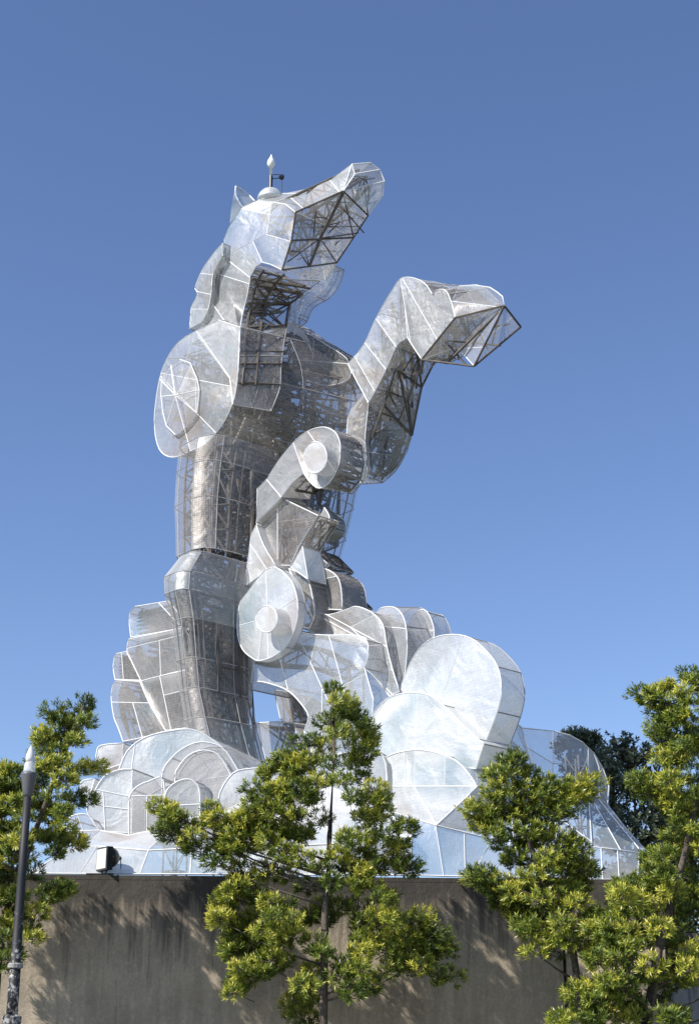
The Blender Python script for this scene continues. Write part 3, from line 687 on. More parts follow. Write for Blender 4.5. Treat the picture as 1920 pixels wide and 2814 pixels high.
# ladder beams close behind the throat and neck front
def nb(t, y):
    ys = [735, 768, 818, 870, 930, 1000, 1063]
    n_ = [(703, 733, .55), (688, 765, .55), (678, 816, .55), (665, 872, .5), (658, 930, .12), (656, 1000, -.07), (650, 1060, -.10)]
    f_ = [(895, 775, 1.9), (850, 792, 1.9), (804, 822, 1.9), (797, 856, 1.9), (782, 933, 1.3), (773, 1000, .95), (769, 1065, .8)]
    a = P(*[float(np.interp(y, ys, [q[k] for q in n_])) for k in range(3)]); b = P(*[float(np.interp(y, ys, [q[k] for q in f_])) for k in range(3)])
    return a.lerp(b, t) + FWD * .015
nbe = part_empty('neck_ladder', nb(.4, 800), horse)
for t_ in (.12, .42):
    mb = MB(); mb.tube([nb(t_, y) for y in range(740, 1064, 20)], .034, 5); mb.build('chord', M_STEEL, nbe)
mb = MB()
for i, y in enumerate(range(748, 1060, 38)):
    mb.tube([nb(.12, y), nb(.42, y)], .024, 4)
    mb.tube([nb(.12, y), nb(.42, y + 36)] if i % 2 else [nb(.42, y), nb(.12, y + 36)], .018, 4)
for y in (770, 835, 900, 965, 1000, 1055): mb.tube([nb(.02, y), nb(.5, y), nb(.98, y)], .026, 4)
for y in (780, 850, 920, 990): mb.tube([nb(.45, y), nb(.95, y + 55)], .018, 4); mb.tube([nb(.95, y), nb(.45, y + 60)], .014, 4)
mb.build('lacing', M_STEEL, nbe)
truss(horse, [Q(600, 1700, 30.45), Q(605, 1925, 30.25)], .55, .045, .5)
truss(horse, [Q(560, 1720, 30.3), Q(565, 1925, 30.15)], .25, .03, .5)
truss(horse, [Q(645, 1700, 30.7), Q(650, 1925, 30.5)], .3, .03, .5)
truss(horse, [Q(560, 1300, 32.1), Q(560, 1530, 31.6)], .6, .04, .5)
truss(horse, [Q(700, 1340, 31.9), Q(700, 1530, 31.3)], .8, .045, .6)
# tangle of light rods filling the chest
random.seed(3)
HULL = [(545, 1010), (668, 905), (770, 1010), (930, 1010), (995, 1100), (995, 1250), (945, 1350), (900, 1540), (515, 1540), (510, 1280)]
mb = MB(); mb2 = MB()
for i in range(300):
    x = random.uniform(530, 980); y = random.uniform(900, 1540)
    if y < 1000 and x < 640: x += 60
    if y > 1250: x = random.uniform(520, 900)
    o = max(.4, (x - 650) / 340 * 3 + .45) + random.uniform(0, .7)
    p = P(x, y, o); d = Vector((random.gauss(0, .5), random.gauss(0, .5), random.gauss(0, 1))).normalized() * random.uniform(.5, 1.6)
    q = p + d; qx, qy = PX(q)
    if not inside(HULL, qx, qy) or not inside(HULL, x, y): continue
    if q.dot(LAT) - C0 < max(.3, (qx - 650) / 340 * 3 + .3): continue
    (mb if i % 2 else mb2).tube([p, p.lerp(q, .5) + Vector((random.uniform(-.05, .05),) * 3), q], random.uniform(.018, .05), 4)
mb.build('inner_rods', M_STEEL, horse)['kind'] = 'stuff'; mb2.build('inner_rods', M_STEEL2, horse)['kind'] = 'stuff'

# ------------------------------------------------------------------ lightning rod on the crown
rb = cc + Vector((0, 0, rr)); top = Q(742, 425, rb.y)
rod = empty('lightning_rod', rb, 'thin mast with pale finial and small dark sensor arm on the horse head', 'antenna')
Hh = top.z - rb.z
mb = MB(); mb.lathe(rb, [(.045, -.03), (.045, Hh * .38), (.03, Hh * .38), (.03, Hh * .66)], 8); mb.build('mast', M_BLACK, rod)
mb = MB(); mb.lathe(rb, [(.035, Hh * .40), (.035, Hh * .62), (.05, Hh * .62), (.09, Hh * .70), (.10, Hh * .76), (.08, Hh * .84), (.04, Hh * .90), (.012, Hh * 1.0)], 12); mb.build('finial', M_WHITE, rod, smooth=True)
ax = Vector((1, 0, 0)); mb = MB(); mb.tube([rb + Vector((0, 0, Hh * .3)), rb + ax * .2 + Vector((0, 0, Hh * .32))], .012); mb.tube([rb + Vector((.03, 0, Hh * .42)), rb + ax * .2 + Vector((0, 0, Hh * .42))], .01)
mb.tube([rb + ax * .26 + Vector((0, 0, Hh * .3)), rb + ax * .27 + Vector((0, 0, -.12))], .01)
mb.build('arm', M_BLACK, rod)
mb = MB(); mb.lathe(rb + ax * .19 + Vector((0, 0, Hh * .35)), [(.03, 0), (.065, .03), (.065, .1), (.03, .13)], 10, axis=ax); mb.build('sensor', M_BLACK, rod)

# ------------------------------------------------------------------ the cloud-like base
BB = Vector((0, 27, WTOP))
base = empty('sculpture_base', BB, 'white wire-cloth base of domes, arches and flaring skirts spread over the plinth', 'sculpture base')
def QY(x, y, Y): return Q(x, y, Y)
def sheet(name, pts, cuts=(), mat=None, label=None, bulge=None):
    p3 = [Q(*p) for p in pts]; e = part_empty(name, p3[0], base, label); flat(name, p3, e, mat or M_MESHD, cuts, bulge=bulge); return e
def yslab(name, near, Y, dv, **k):
    return slab(name, near, base, off=Y, pos=QY, dvec=dv, **k)
BK = Vector((.35, 1, 0))
WB = 24.75
def wy(px): return 24.72 + (px - 100) / 1690 * .7
# left skirt
sheet('skirt', [(79, 2400, wy(79)), (180, 2340, 25.2), (221, 2326, 25.5), (268, 2326, 25.5), (220, 2401, wy(220))], mat=M_MESHB)
sheet('skirt', [(220, 2401, wy(220)), (268, 2326, 25.5), (408, 2337, 25.3), (385, 2402, wy(385))], mat=M_MESHB)
sheet('skirt', [(385, 2402, wy(385)), (408, 2337, 25.2), (490, 2333, 25.2), (527, 2336, 25.2), (523, 2402, wy(523))], mat=M_MESH)
sheet('skirt', [(523, 2402, wy(523)), (527, 2336, 25.2), (640, 2330, 25.2), (645, 2403, wy(645))], mat=M_MESHB)
sheet('skirt', [(645, 2403, wy(645)), (640, 2330, 25.2), (760, 2325, 25.2), (900, 2320, 25.2), (1010, 2310, 25.1), (1130, 2300, 25.0), (1130, 2405, wy(1130))], cuts=[((760, 2330), (770, 2400)), ((900, 2330), (905, 2400)), ((1010, 2320), (1010, 2400))], mat=M_MESHB)
sheet('skirt', [(180, 2340, 25.2), (150, 2300, 26.2), (185, 2284, 26.4), (274, 2282, 26.4), (221, 2326, 25.5)], mat=M_MESH)
sheet('skirt', [(221, 2326, 25.5), (274, 2282, 26.4), (353, 2296, 26.2), (455, 2275, 26.2), (490, 2255, 26.4), (408, 2337, 25.25), (268, 2326, 25.5)], cuts=[((353, 2298), (300, 2328))], mat=M_MESHB)
sheet('skirt', [(408, 2337, 25.25), (490, 2255, 26.4), (600, 2235, 26.4), (640, 2330, 25.2), (527, 2336, 25.2)], cuts=[((560, 2250), (530, 2335))], mat=M_MESH)
sheet('skirt', [(640, 2330, 25.2), (600, 2235, 26.3), (720, 2180, 26.3), (900, 2160, 26.2), (1060, 2228, 25.6), (1130, 2300, 25.0), (900, 2320, 25.2)], cuts=[((760, 2200), (780, 2322)), ((900, 2170), (900, 2320)), ((990, 2200), (1010, 2310))], mat=M_MESHB)
# left domes
yslab('dome', [(327, 2116, 1), (349, 2066), (388, 2032), (441, 2014), (521, 2004), (574, 2026), (618, 2060), (655, 2095), (690, 2140), (700, 2260, 1), (355, 2290, 1), (330, 2200)], 27.8, BK * 2.0, mat=M_MESHB, smat=M_MESH, k=2, brace=False,
      cuts=[((371, 2050), (362, 2114)), ((355, 2290), (362, 2114)), ((362, 2114), (330, 2114))])
yslab('dome', [(446, 2142), (450, 2115), (463, 2094), (499, 2059), (552, 2039), (609, 2054), (644, 2099), (662, 2147), (664, 2250, 1), (446, 2270, 1)], 27.3, BK * .45, mat=M_MESHM, k=1, brace=False,
      cuts=[((480, 2155), (640, 2130)), ((520, 2060), (520, 2250)), ((590, 2060), (590, 2250))])
yslab('arch', [(482, 2140), (490, 2110), (520, 2075), (560, 2062), (600, 2075), (630, 2120), (640, 2160), (642, 2250, 1), (482, 2260, 1)], 27.1, BK * .15, mat=M_MESHO, k=1, brace=False)
yslab('dome', [(240, 2215), (258, 2180), (287, 2134), (327, 2116), (365, 2114, 1), (362, 2290, 1), (274, 2284, 1), (245, 2240)], 27.0, BK * 1.6, mat=M_MESHB, smat=M_MESH, k=1, brace=False,
      cuts=[((265, 2170), (360, 2190)), ((285, 2180), (290, 2280)), ((275, 2215), (358, 2225))])
yslab('arch', [(355, 2295, 1), (355, 2205), (362, 2178), (380, 2160), (410, 2147), (450, 2145), (455, 2280, 1)], 26.5, BK * .6, mat=M_MESHO, k=1, brace=False, cuts=[((358, 2188), (450, 2185)), ((404, 2190), (404, 2285))])
yslab('arch', [(453, 2190), (477, 2154), (516, 2141), (545, 2160), (550, 2200), (550, 2270, 1), (453, 2280, 1)], 26.4, BK * .5, mat=M_MESH, k=1, brace=False, cuts=[((455, 2215), (548, 2210))])
yslab('arch', [(545, 2175), (560, 2165), (569, 2200), (570, 2270, 1), (548, 2272, 1)], 26.7, BK * .2, mat=M_MESHO, k=1, brace=False)
yslab('dome', [(265, 2107), (267, 2065), (280, 2048), (340, 2042, 1), (335, 2100, 1), (283, 2117, 1)], 29.0, BK * 1.2, mat=M_MESHB, k=1, brace=False)
yslab('dome', [(222, 2160), (230, 2145), (262, 2140, 1), (240, 2210, 1), (228, 2195)], 28.5, BK * .8, mat=M_MESHB, k=1, brace=False)
yslab('rock', [(185, 2284, 1), (190, 2250), (215, 2238), (245, 2242), (274, 2284, 1)], 26.8, BK * 1.2, mat=M_MESHO, k=1, brace=False, cuts=[((215, 2240), (230, 2284))])
# middle mass behind the tree
yslab('dome', [(600, 2240, 1), (604, 2180), (640, 2125), (690, 2112), (740, 2110), (830, 2095), (900, 2080), (1020, 2060), (1060, 2100), (1060, 2230, 1)], 27.0, BK * 1.4, mat=M_MESHB, smat=M_MESH, k=1, brace=False,
      cuts=[((740, 2115), (740, 2240)), ((850, 2100), (850, 2230)), ((950, 2080), (950, 2230)), ((610, 2180), (1055, 2160))])
# big leaf disc on the right
slab('leaf_disc', [(1103, 1895), (1120, 1836), (1148, 1787), (1189, 1754), (1243, 1744), (1292, 1754), (1333, 1787), (1366, 1832), (1377, 1889), (1370, 1938), (1352, 1992), (1333, 2039, 1), (1300, 2020), (1230, 1960), (1189, 1925), (1140, 1915)], base, off=.35, w=.62,
     mat=M_MESHD, smat=M_MESH, k=1, brace=False, cuts=[((1270, 1755), (1210, 1930))],
     far=None)
# large front dome
slab('front_dome', [(1021, 1975), (1046, 1934), (1087, 1910), (1140, 1904), (1185, 1914), (1230, 1951), (1270, 1992), (1312, 2031), (1329, 2044, 1), (1307, 2113, 1), (1271, 2107), (1243, 2089), (1189, 2069), (1140, 2063), (1087, 2072), (1046, 2092), (1010, 2130, 1), (1005, 2050)],
     base, off=.05, w=1.1, mat=M_MESHB, smat=M_MESHB, k=1, cuts=[((1146, 1908), (1142, 2060)), ((1035, 1960), (1060, 1925))], brace=False)
slab('front_leaf', [(1017, 2118), (1046, 2090), (1087, 2070), (1140, 2061), (1189, 2066), (1243, 2086), (1275, 2112), (1312, 2161, 1), (1197, 2268, 1), (1065, 2230, 1), (1020, 2190)],
     base, off=-.15, w=1.0, mat=M_MESHB, smat=M_MESH, k=1, cuts=[((1010, 2161), (1312, 2161)), ((1140, 2065), (1141, 2160)), ((1141, 2162), (1197, 2266)), ((1060, 2090), (1060, 2160)), ((1110, 2070), (1115, 2160)), ((1222, 2080), (1222, 2160))], brace=False)
# right skirts
sheet('skirt', [(1307, 2113, 26.0), (1329, 2044, 26.4), (1409, 1982, 27.0), (1431, 1998, 27.2), (1460, 2090, 26.9), (1480, 2188, 26.6), (1345, 2170, 26.0)], mat=M_MESH, cuts=[((1329, 2044), (1440, 2100)), ((1320, 2120), (1470, 2190))])
sheet('skirt', [(1409, 1982, 27.2), (1431, 2000, 27.4), (1518, 2009, 27.8), (1518, 2187, 27.0), (1480, 2188, 26.8), (1455, 2090, 27.0)], mat=M_MESH, cuts=[((1440, 2050), (1518, 2100))])
sheet('skirt', [(1518, 2009, 27.8), (1563, 2020, 28.2), (1600, 2040, 28.5), (1631, 2070, 28.8), (1645, 2109, 28.8), (1645, 2190, 28.2), (1518, 2187, 27.0)], mat=M_MESH, cuts=[((1615, 2060), (1615, 2190)), ((1520, 2100), (1640, 2110))])
sheet('skirt', [(1631, 2070, 28.8), (1655, 2110, 29.2), (1672, 2160, 29.2), (1668, 2212, 28.6), (1645, 2190, 28.2), (1645, 2109, 28.8)], mat=M_MESH)
sheet('skirt', [(1518, 2187, 27.0), (1645, 2190, 28.2), (1668, 2212, 28.6), (1713, 2270, 28.0), (1750, 2312, 27.7), (1786, 2349, 27.5), (1681, 2333, 26.2), (1586, 2324, 25.8), (1530, 2322, 25.7)], mat=M_MESH,
      cuts=[((1616, 2195), (1625, 2325)), ((1520, 2240), (1640, 2325)), ((1625, 2195), (1700, 2330)), ((1655, 2210), (1760, 2340))])
sheet('skirt', [(1530, 2322, 25.7), (1586, 2324, 25.8), (1681, 2333, 26.1), (1786, 2349, 27.0), (1763, 2418, 25.5), (1622, 2417, wy(1622)), (1530, 2413, wy(1530))], mat=M_MESH, cuts=[((1622, 2328), (1624, 2415)), ((1650, 2330), (1655, 2415)), ((1695, 2335), (1700, 2417)), ((1755, 2345), (1750, 2417))])
sheet('skirt', [(1197, 2268, 25.15), (1312, 2161, 25.9), (1345, 2240, 25.8), (1352, 2306, 25.5)], mat=M_MESH, cuts=[((1290, 2185), (1300, 2300)), ((1312, 2165), (1345, 2240))])
sheet('skirt', [(1312, 2161, 25.9), (1307, 2113, 26.0), (1345, 2170, 26.0), (1480, 2188, 26.6), (1518, 2187, 27.0), (1530, 2322, 25.7), (1352, 2306, 25.5), (1345, 2240, 25.8)], mat=M_MESH, cuts=[((1400, 2180), (1410, 2310)), ((1345, 2240), (1525, 2260))])
sheet('skirt', [(1130, 2300, 25.0), (1065, 2228, 25.5), (1197, 2268, 25.15), (1352, 2306, 25.5), (1293, 2409, wy(1293)), (1218, 2407, wy(1218)), (1130, 2405, wy(1130))], mat=M_MESH, cuts=[((1197, 2270), (1218, 2405)), ((1275, 2290), (1278, 2405)), ((1130, 2250), (1130, 2400))])
sheet('skirt', [(1352, 2306, 25.5), (1530, 2322, 25.7), (1530, 2413, wy(1530)), (1293, 2409, wy(1293))], mat=M_MESH, cuts=[((1400, 2315), (1400, 2410)), ((1470, 2320), (1470, 2410))])
# frames standing inside the base
for (x, y0, y1, Y) in ((1450, 2100, 2405, 27.6), (1600, 2080, 2410, 28.6), (760, 2150, 2400, 27.5), (620, 2200, 2400, 27.5), (480, 2200, 2395, 27.8)):
    b = Q(x, y1, Y); t_ = Q(x, y0, Y); b.z = WTOP; truss(base, [b, Vector((b.x, b.y, t_.z))], .3, .018, .4, mat=M_STEEL2, name='support_frame')

# ------------------------------------------------------------------ floodlight on the coping
fy = wy(280) - .02; fb = Q(272, 2403, fy); fb.z = WTOP
fl = empty('floodlight', fb, 'black floodlight with square pale glass standing on the wall top at left', 'lamp')
hc = Q(296, 2356, fy); sc_ = fy * 1.02 / F_PX
aim = Vector((-.80, -.60, 0)); side = Vector((.60, -.80, 0)) * -1
mb = MB(); mb.lathe(hc, [(.17 , .0), (.168, -.06), (.14, -.12), (.09, -.17), (.04, -.19), (.03, -.24)], 18, axis=aim); mb.build('housing', M_BLACK, fl, smooth=True)
mb = MB(); mb.box(hc + aim * .05 + Vector((0, 0, -.03)), .1, .36, .36, X=aim, Y=side); mb.build('frame', M_BLACK, fl)
gl = plain('frosted_glass', (.62, .61, .55), .2, 0, .05)
mb = MB(); mb.box(hc + aim * .104 + Vector((0, 0, -.03)), .012, .30, .31, X=aim, Y=side); mb.build('glass', gl, fl)
mb = MB(); mb.box(fb + Vector((.02, 0, .014)), .42, .2, .028, X=wd, Y=-wn); mb.build('foot_plate', M_BLACK, fl)
mb = MB(); mb.tube([fb + Vector((.05, 0, .02)), fb + Vector((.05, 0, .12)), hc + side * .19 - Vector((0, 0, .05)), hc + side * .19], .014); mb.tube([fb + Vector((.1, 0, .02)), hc - side * .19], .014); mb.build('yoke', M_BLACK, fl)
cbp = hc - aim * .23; mb = MB(); mb.tube([cbp, cbp + Vector((.02, 0, -.12)), cbp + Vector((0, 0, -.24)), cbp + Vector((-.06, 0, -.29)), Vector((fb.x + .1, fb.y, WTOP + .02))], .008); mb.build('cable', M_BLACK, fl)

# ------------------------------------------------------------------ street lamp
LY = 20.0; lt = Q(77, 2182, LY); lbx = Vector((lt.x, LY, 0)); unit = LY * 1.0 / F_PX * 1.03
lamp = empty('street_lamp', lbx, 'slim dark lamp post with grey cup collar and clear acorn globe at left edge', 'street lamp')
m_post, t, out, N, L = newmat('chipped_post_paint')
gg = N('ShaderNodeNewGeometry'); n = N('ShaderNodeTexNoise', i_Scale=14.0, i_Detail=6.0, i_Roughness=.7); L(gg.outputs['Position'], n.inputs['Vector'])
sp = N('ShaderNodeSeparateXYZ'); L(gg.outputs['Position'], sp.inputs[0])
zz = N('ShaderNodeMapRange'); L(sp.outputs[2], zz.inputs[0]); zz.inputs[1].default_value = 2.2; zz.inputs[2].default_value = 4.2; zz.inputs[3].default_value = .14; zz.inputs[4].default_value = -.1
cr = ramp(N, [(.62, (.012, .013, .016)), (.68, (.34, .33, .31))]); L(math_(N, L, 'ADD', n.outputs[0], zz.outputs[0]), cr.inputs[0])
pb = N('ShaderNodeBsdfPrincipled'); pb.inputs['Roughness'].default_value = .62; L(cr.outputs[0], pb.inputs['Base Color']); L(pb.outputs[0], out.inputs[0])
zt = lt.z
z2650 = Q(45, 2650, LY).z; z2800 = Q(32, 2800, LY).z
mb = MB(); mb.lathe(lbx, [(.075, z2650), (.062, z2650 + .02), (.055, (zt + z2650) / 2), (.050, zt)], 14); mb.lathe(lbx, [(.072, z2800), (.070, z2650 - .04)], 14); mb.build('pole', m_post, lamp, smooth=True)
mb = MB(); mb.lathe(lbx, [(.085, z2650 - .05), (.095, z2650 - .04), (.095, z2650), (.08, z2650 + .015)], 14); mb.build('pole_band', plain('worn_band', (.24, .235, .22), .6, 0, .5, 20.0), lamp)
mb = MB(); mb.lathe(lbx, [(.16, 0), (.16, .5), (.12, .6), (.11, z2800 - .06), (.12, z2800 - .05), (.12, z2800 + .03), (.08, z2800 + .05)], 14); mb.build('pole_base', m_post, lamp)
m_col = plain('grey_collar', (.09, .092, .096), .5, 0, .1)
zc = Q(77, 2125, LY).z
mb = MB(); mb.lathe(lbx, [(.05, zt - .04), (.066, zt), (.085, zt + (zc - zt) * .5), (.103, zc - .03), (.106, zc), (.09, zc + .01)], 18); mb.build('collar', m_col, lamp, smooth=True)
glass, t, out, N, L = newmat('clear_acrylic')
pb = N('ShaderNodeBsdfPrincipled'); pb.inputs['Base Color'].default_value = (.95, .96, .97, 1); pb.inputs['Roughness'].default_value = .12
tr = N('ShaderNodeBsdfTransparent'); mx = N('ShaderNodeMixShader'); mx.inputs[0].default_value = .55; L(pb.outputs[0], mx.inputs[1]); L(tr.outputs[0], mx.inputs[2]); L(mx.outputs[0], out.inputs[0])
zg = Q(77, 2095, LY).z; zp = Q(77, 2050, LY).z
mb = MB(); mb.lathe(lbx, [(.075, zc), (.078, zc + .04), (.068, zg - .01), (.06, zg)], 18); mb.build('globe_neck', glass, lamp, smooth=True)
mb = MB(); mb.lathe(lbx, [(.055, zg), (.062, zg + .05), (.056, zg + .10), (.040, zg + .15), (.022, zp - .03), (.008, zp)], 18)
mb.build('globe', plain('milky_globe', (.62, .63, .64), .15, 0, .03), lamp, smooth=True)

# ------------------------------------------------------------------ trees
M_BARK = plain('bark', (.10, .082, .065), .9, 0, .4, 20.0, .5)
M_LEAF = leaf_material('yew_leaves', (.030, .062, .010), (.20, .26, .03), (.66, .60, .09))
M_LEAF2 = leaf_material('evergreen_leaves', (.05, .07, .04), (.12, .15, .08), (.28, .30, .20))
def tree(label, blobs, Y, trunk_px, parent_name='tree', leaf_l=.088, leaf_w=.017, nros=36, nleaf=13, mat=None, spread=.9, rad=.155, tr=.07, seed=1, n_branch=10, extra=.6, group=None, ysq=.8, cat='tree'):
    rnd = random.Random(seed); rg = np.random.RandomState(seed)
    trunk = [Q(x, y, Y) for x, y in trunk_px]               # top first
    foot = Vector((trunk[-1].x, Y, 0)); root = empty(parent_name, foot, label, cat, group)
    tp = trunk + ([foot] if trunk[-1].z > .3 else [])
    mb = MB(); mb.tube(tp, .018, 8, r2=tr); mb.build('trunk', M_BARK, root, smooth=True)
    cen = []
    for bx, by, *rs in blobs:
        c = Q(bx, by, Y)
        # crown depth follows how wide the crown is at that height
        tx = np.interp(-c.z, [-p.z for p in tp], [p.x for p in tp])
        wide = max(.35, min(1.6, .35 + (tp[0].z - c.z) * .33)) * spread
        dx = min(abs(c.x - tx), wide * .95)
        dmax = math.sqrt(max(.05, wide ** 2 - dx ** 2))
        dy = rnd.uniform(-1, 1) * dmax * ysq
        c2 = Q(bx, by, Y + dy); cen.append((c2, tx))
        if rnd.random() < extra:
            dy = rnd.uniform(-1, 1) * dmax * ysq; cen.append((Q(bx + rnd.uniform(-14, 14), by + rnd.uniform(-14, 14), Y + dy), tx))
    for c, tx in list(cen):
        if abs(c.x - tx) > .6 and rnd.random() < .3: cen.append((Vector((tx, Y, c.z - .15)).lerp(c, .7), tx))
    # limbs
    order = sorted(range(len(cen)), key=lambda i: -(abs(cen[i][0].x - cen[i][1]) + .3 * abs(cen[i][0].y - Y)))
    big = set(order[:n_branch * 3:3]); tw = MB()
    for i, (c, tx) in enumerate(cen):
        hd_ = math.hypot(c.x - tx, c.y - Y); z0 = max(.5, c.z - .35 * hd_ - .1)
        sx = float(np.interp(-z0, [-p.z for p in tp], [p.x for p in tp])); s = Vector((sx, Y, min(z0, tp[0].z)))
        m1 = s.lerp(c, .5) + Vector((0, 0, -.06 * hd_ + .03))
        if i in big:
            b = MB(); b.tube([s, s.lerp(m1, .6), m1, m1.lerp(c, .6), c], .020, 6, r2=.006); b.build('branch', M_BARK, root, smooth=True)
        elif rnd.random() < .55: tw.tube([s.lerp(c, .78), m1.lerp(c, .85), c], .008, 4, r2=.004)
    # leaves
    ros = []; tint = []
    for c, tx in cen:
        ct = rg.uniform(.05, .68); r0 = rad * rg.uniform(.75, 1.25)
        outd = np.array([c.x - tx, c.y - Y, .25]); outd /= np.linalg.norm(outd) + 1e-6
        # a spray: shoots fan from the twig end
        for k in range(nros):
            d = rg.normal(size=3); d /= np.linalg.norm(d); rr_ = r0 * rg.uniform(.25, 1) ** .6
            pos = np.array(c) + d * rr_ * np.array([1.1, 1.1, .72])
            ax_ = d * .8 + outd * .5 + np.array([0, 0, .55]); ax_ /= np.linalg.norm(ax_)
            ros.append((pos, ax_)); tint.append(np.clip(ct + rg.normal() * .14, 0, .9))
            if k % 3 == 0: tw.tube([c, Vector(pos)], .005, 3, r2=.003, cap=False)
    tw.build('twigs', M_BARK, root)['kind'] = 'stuff'
    pos = np.array([r[0] for r in ros]); axs = np.array([r[1] for r in ros]); tint = np.array(tint); n = len(ros)
    a = np.cross(axs, rg.normal(size=(n, 3))); a /= np.linalg.norm(a, axis=1)[:, None]; b = np.cross(axs, a)
    V_ = np.empty((n, nleaf, 4, 3)); T_ = np.empty((n, nleaf, 4))
    for j in range(nleaf):
        th = 2 * math.pi * j * .382 + rg.uniform(-.3, .3, n); el = rg.uniform(.35, 1.25, n)   # angle from the shoot
        rad_ = a * np.cos(th)[:, None] + b * np.sin(th)[:, None]
        ld = axs * np.cos(el)[:, None] + rad_ * np.sin(el)[:, None]
        tang = np.cross(ld, axs); tang /= (np.linalg.norm(tang, axis=1)[:, None] + 1e-6)
        ln = leaf_l * rg.uniform(.7, 1.15, n)[:, None]; st = pos + axs * (j / nleaf * leaf_l * .9)
        V_[:, j, 0] = st; V_[:, j, 1] = st + ld * ln * .5 + tang * leaf_w * .5; V_[:, j, 2] = st + ld * ln; V_[:, j, 3] = st + ld * ln * .5 - tang * leaf_w * .5
        base_t = np.clip(tint + (j / nleaf - .4) * .45, 0, 1)
        T_[:, j, 0] = base_t * .8; T_[:, j, 1] = base_t; T_[:, j, 3] = base_t; T_[:, j, 2] = np.clip(base_t + .12, 0, 1)
    NV = n * nleaf * 4; me = bpy.data.meshes.new('foliage')
    me.vertices.add(NV); me.vertices.foreach_set('co', V_.reshape(-1).astype(np.float32))
    me.loops.add(NV); me.loops.foreach_set('vertex_index', np.arange(NV, dtype=np.int32))
    me.polygons.add(NV // 4); me.polygons.foreach_set('loop_start', np.arange(0, NV, 4, dtype=np.int32))
    at = me.attributes.new('tint', 'FLOAT', 'POINT'); at.data.foreach_set('value', T_.reshape(-1).astype(np.float32))
    me.materials.append(mat or M_LEAF); me.update(calc_edges=True)
    o = bpy.data.objects.new('foliage', me); COL.objects.link(o); o.parent = root; o.matrix_parent_inverse = root.matrix_world.inverted(); o['kind'] = 'stuff'
    return root
def conv(pts, ox, oy, s): return [(ox + x * s, oy + y * s) for x, y in pts]
B_C = conv([(960,90),(1000,150),(980,220),(1040,200),(930,260),(1090,260),(1130,290),(1150,350),(990,310),(860,350),(805,370),(930,380),(1080,370),(700,450),(840,450),(960,470),(1060,460),(1110,430),(640,500),(750,500),(880,560),(1000,560),(1100,540),(560,590),(600,640),(700,600),(780,600),(860,640),(1180,600),(1060,640),(1210,660),(540,700),(640,720),(760,730),(900,750),(1120,740),(1200,730),(70,690),(120,730),(180,790),(130,830),(240,850),(300,780),(380,770),(440,800),(350,880),(260,910),(420,900),(500,760),(520,850),(340,970),(450,960),(600,800),(620,880),(720,820),(820,850),(700,920),(1040,860),(1140,830),(1240,840),(1330,790),(1300,880),(1180,910),(1080,940),(980,950),(1270,960),(1350,1010),(1180,1010),(1050,1020),(900,1000),(520,1030),(490,1080),(640,1030),(820,1100),(950,1080),(1060,1100),(1160,1080),(430,1150),(400,1200),(390,1260),(480,1180),(560,1140),(640,1180),(900,1190),(1000,1200),(1100,1200),(1220,1160),(470,1280),(560,1250),(680,1260),(830,1270),(920,1260),(1180,1270),(1270,1260),(1360,1280),(1440,1280),(460,1350),(540,1340),(620,1330),(700,1340),(440,1430),(520,1430),(600,1420),(690,1400),(490,1520),(560,1510),(640,1480),(480,1600),(540,1580),(460,1640),(840,1540),(820,1610),(870,1400),(900,1440),(770,1690),(820,1680),(790,1750),(840,1770),(1100,1320),(1180,1350),(1270,1370),(1250,1430),(1100,1430),(1020,1480),(1100,1530),(1000,1560),(1150,1600),(1050,1640),(1360,1380),(1420,1350),(1500,1340),(1450,1430),(1500,1400),(1330,1520),(1400,1500),(1480,1540),(1560,1560)], 400, 1850, .536)
GR = 'conifers planted along the foot of the plinth wall'
tree('bushy golden-green conifer in the middle, its pointed top in front of the white base', B_C, 23.2, [(912, 1900), (918, 2080), (905, 2300), (893, 2500), (888, 2814)], seed=2, group=GR, tr=.075)
B_L = conv([(330,130),(370,180),(520,90),(540,200),(500,160),(430,230),(290,270),(380,300),(480,320),(270,340),(360,380),(250,430),(420,450),(540,500),(590,480),(330,480),(70,520),(15,490),(300,500),(100,600),(250,560),(400,560),(470,680),(530,680),(350,650),(250,700),(60,720),(150,800),(300,800),(400,850),(60,880),(150,700),(360,760),(250,920),(360,930),(450,940),(30,1000),(330,1020),(150,1020),(60,1180),(200,1150),(50,1300),(30,1450),(300,1290),(380,1230),(240,1380),(180,1480),(60,1550),(30,1700),(200,1550),(120,1400),(110,1280),(90,1640),(130,930),(10,800),(10,620),(110,1100)], 0, 1900, .4413)
random.seed(11)
B_L += [(random.uniform(-260, -20), random.uniform(2060, 2480)) for _ in range(45)]
B_L += [(-20 - 40 * (i % 5), 2150 + 32 * i) for i in range(16)] + [(20 + 9 * (i % 3), 2230 + 60 * i) for i in range(7)]
tree('dark green conifer at the left edge rising behind the lamp post', B_L, 23.1, [(235, 1930), (190, 2040), (110, 2250), (20, 2500), (-15, 2814)], seed=5, group=GR, spread=.8, nros=38, extra=.25)
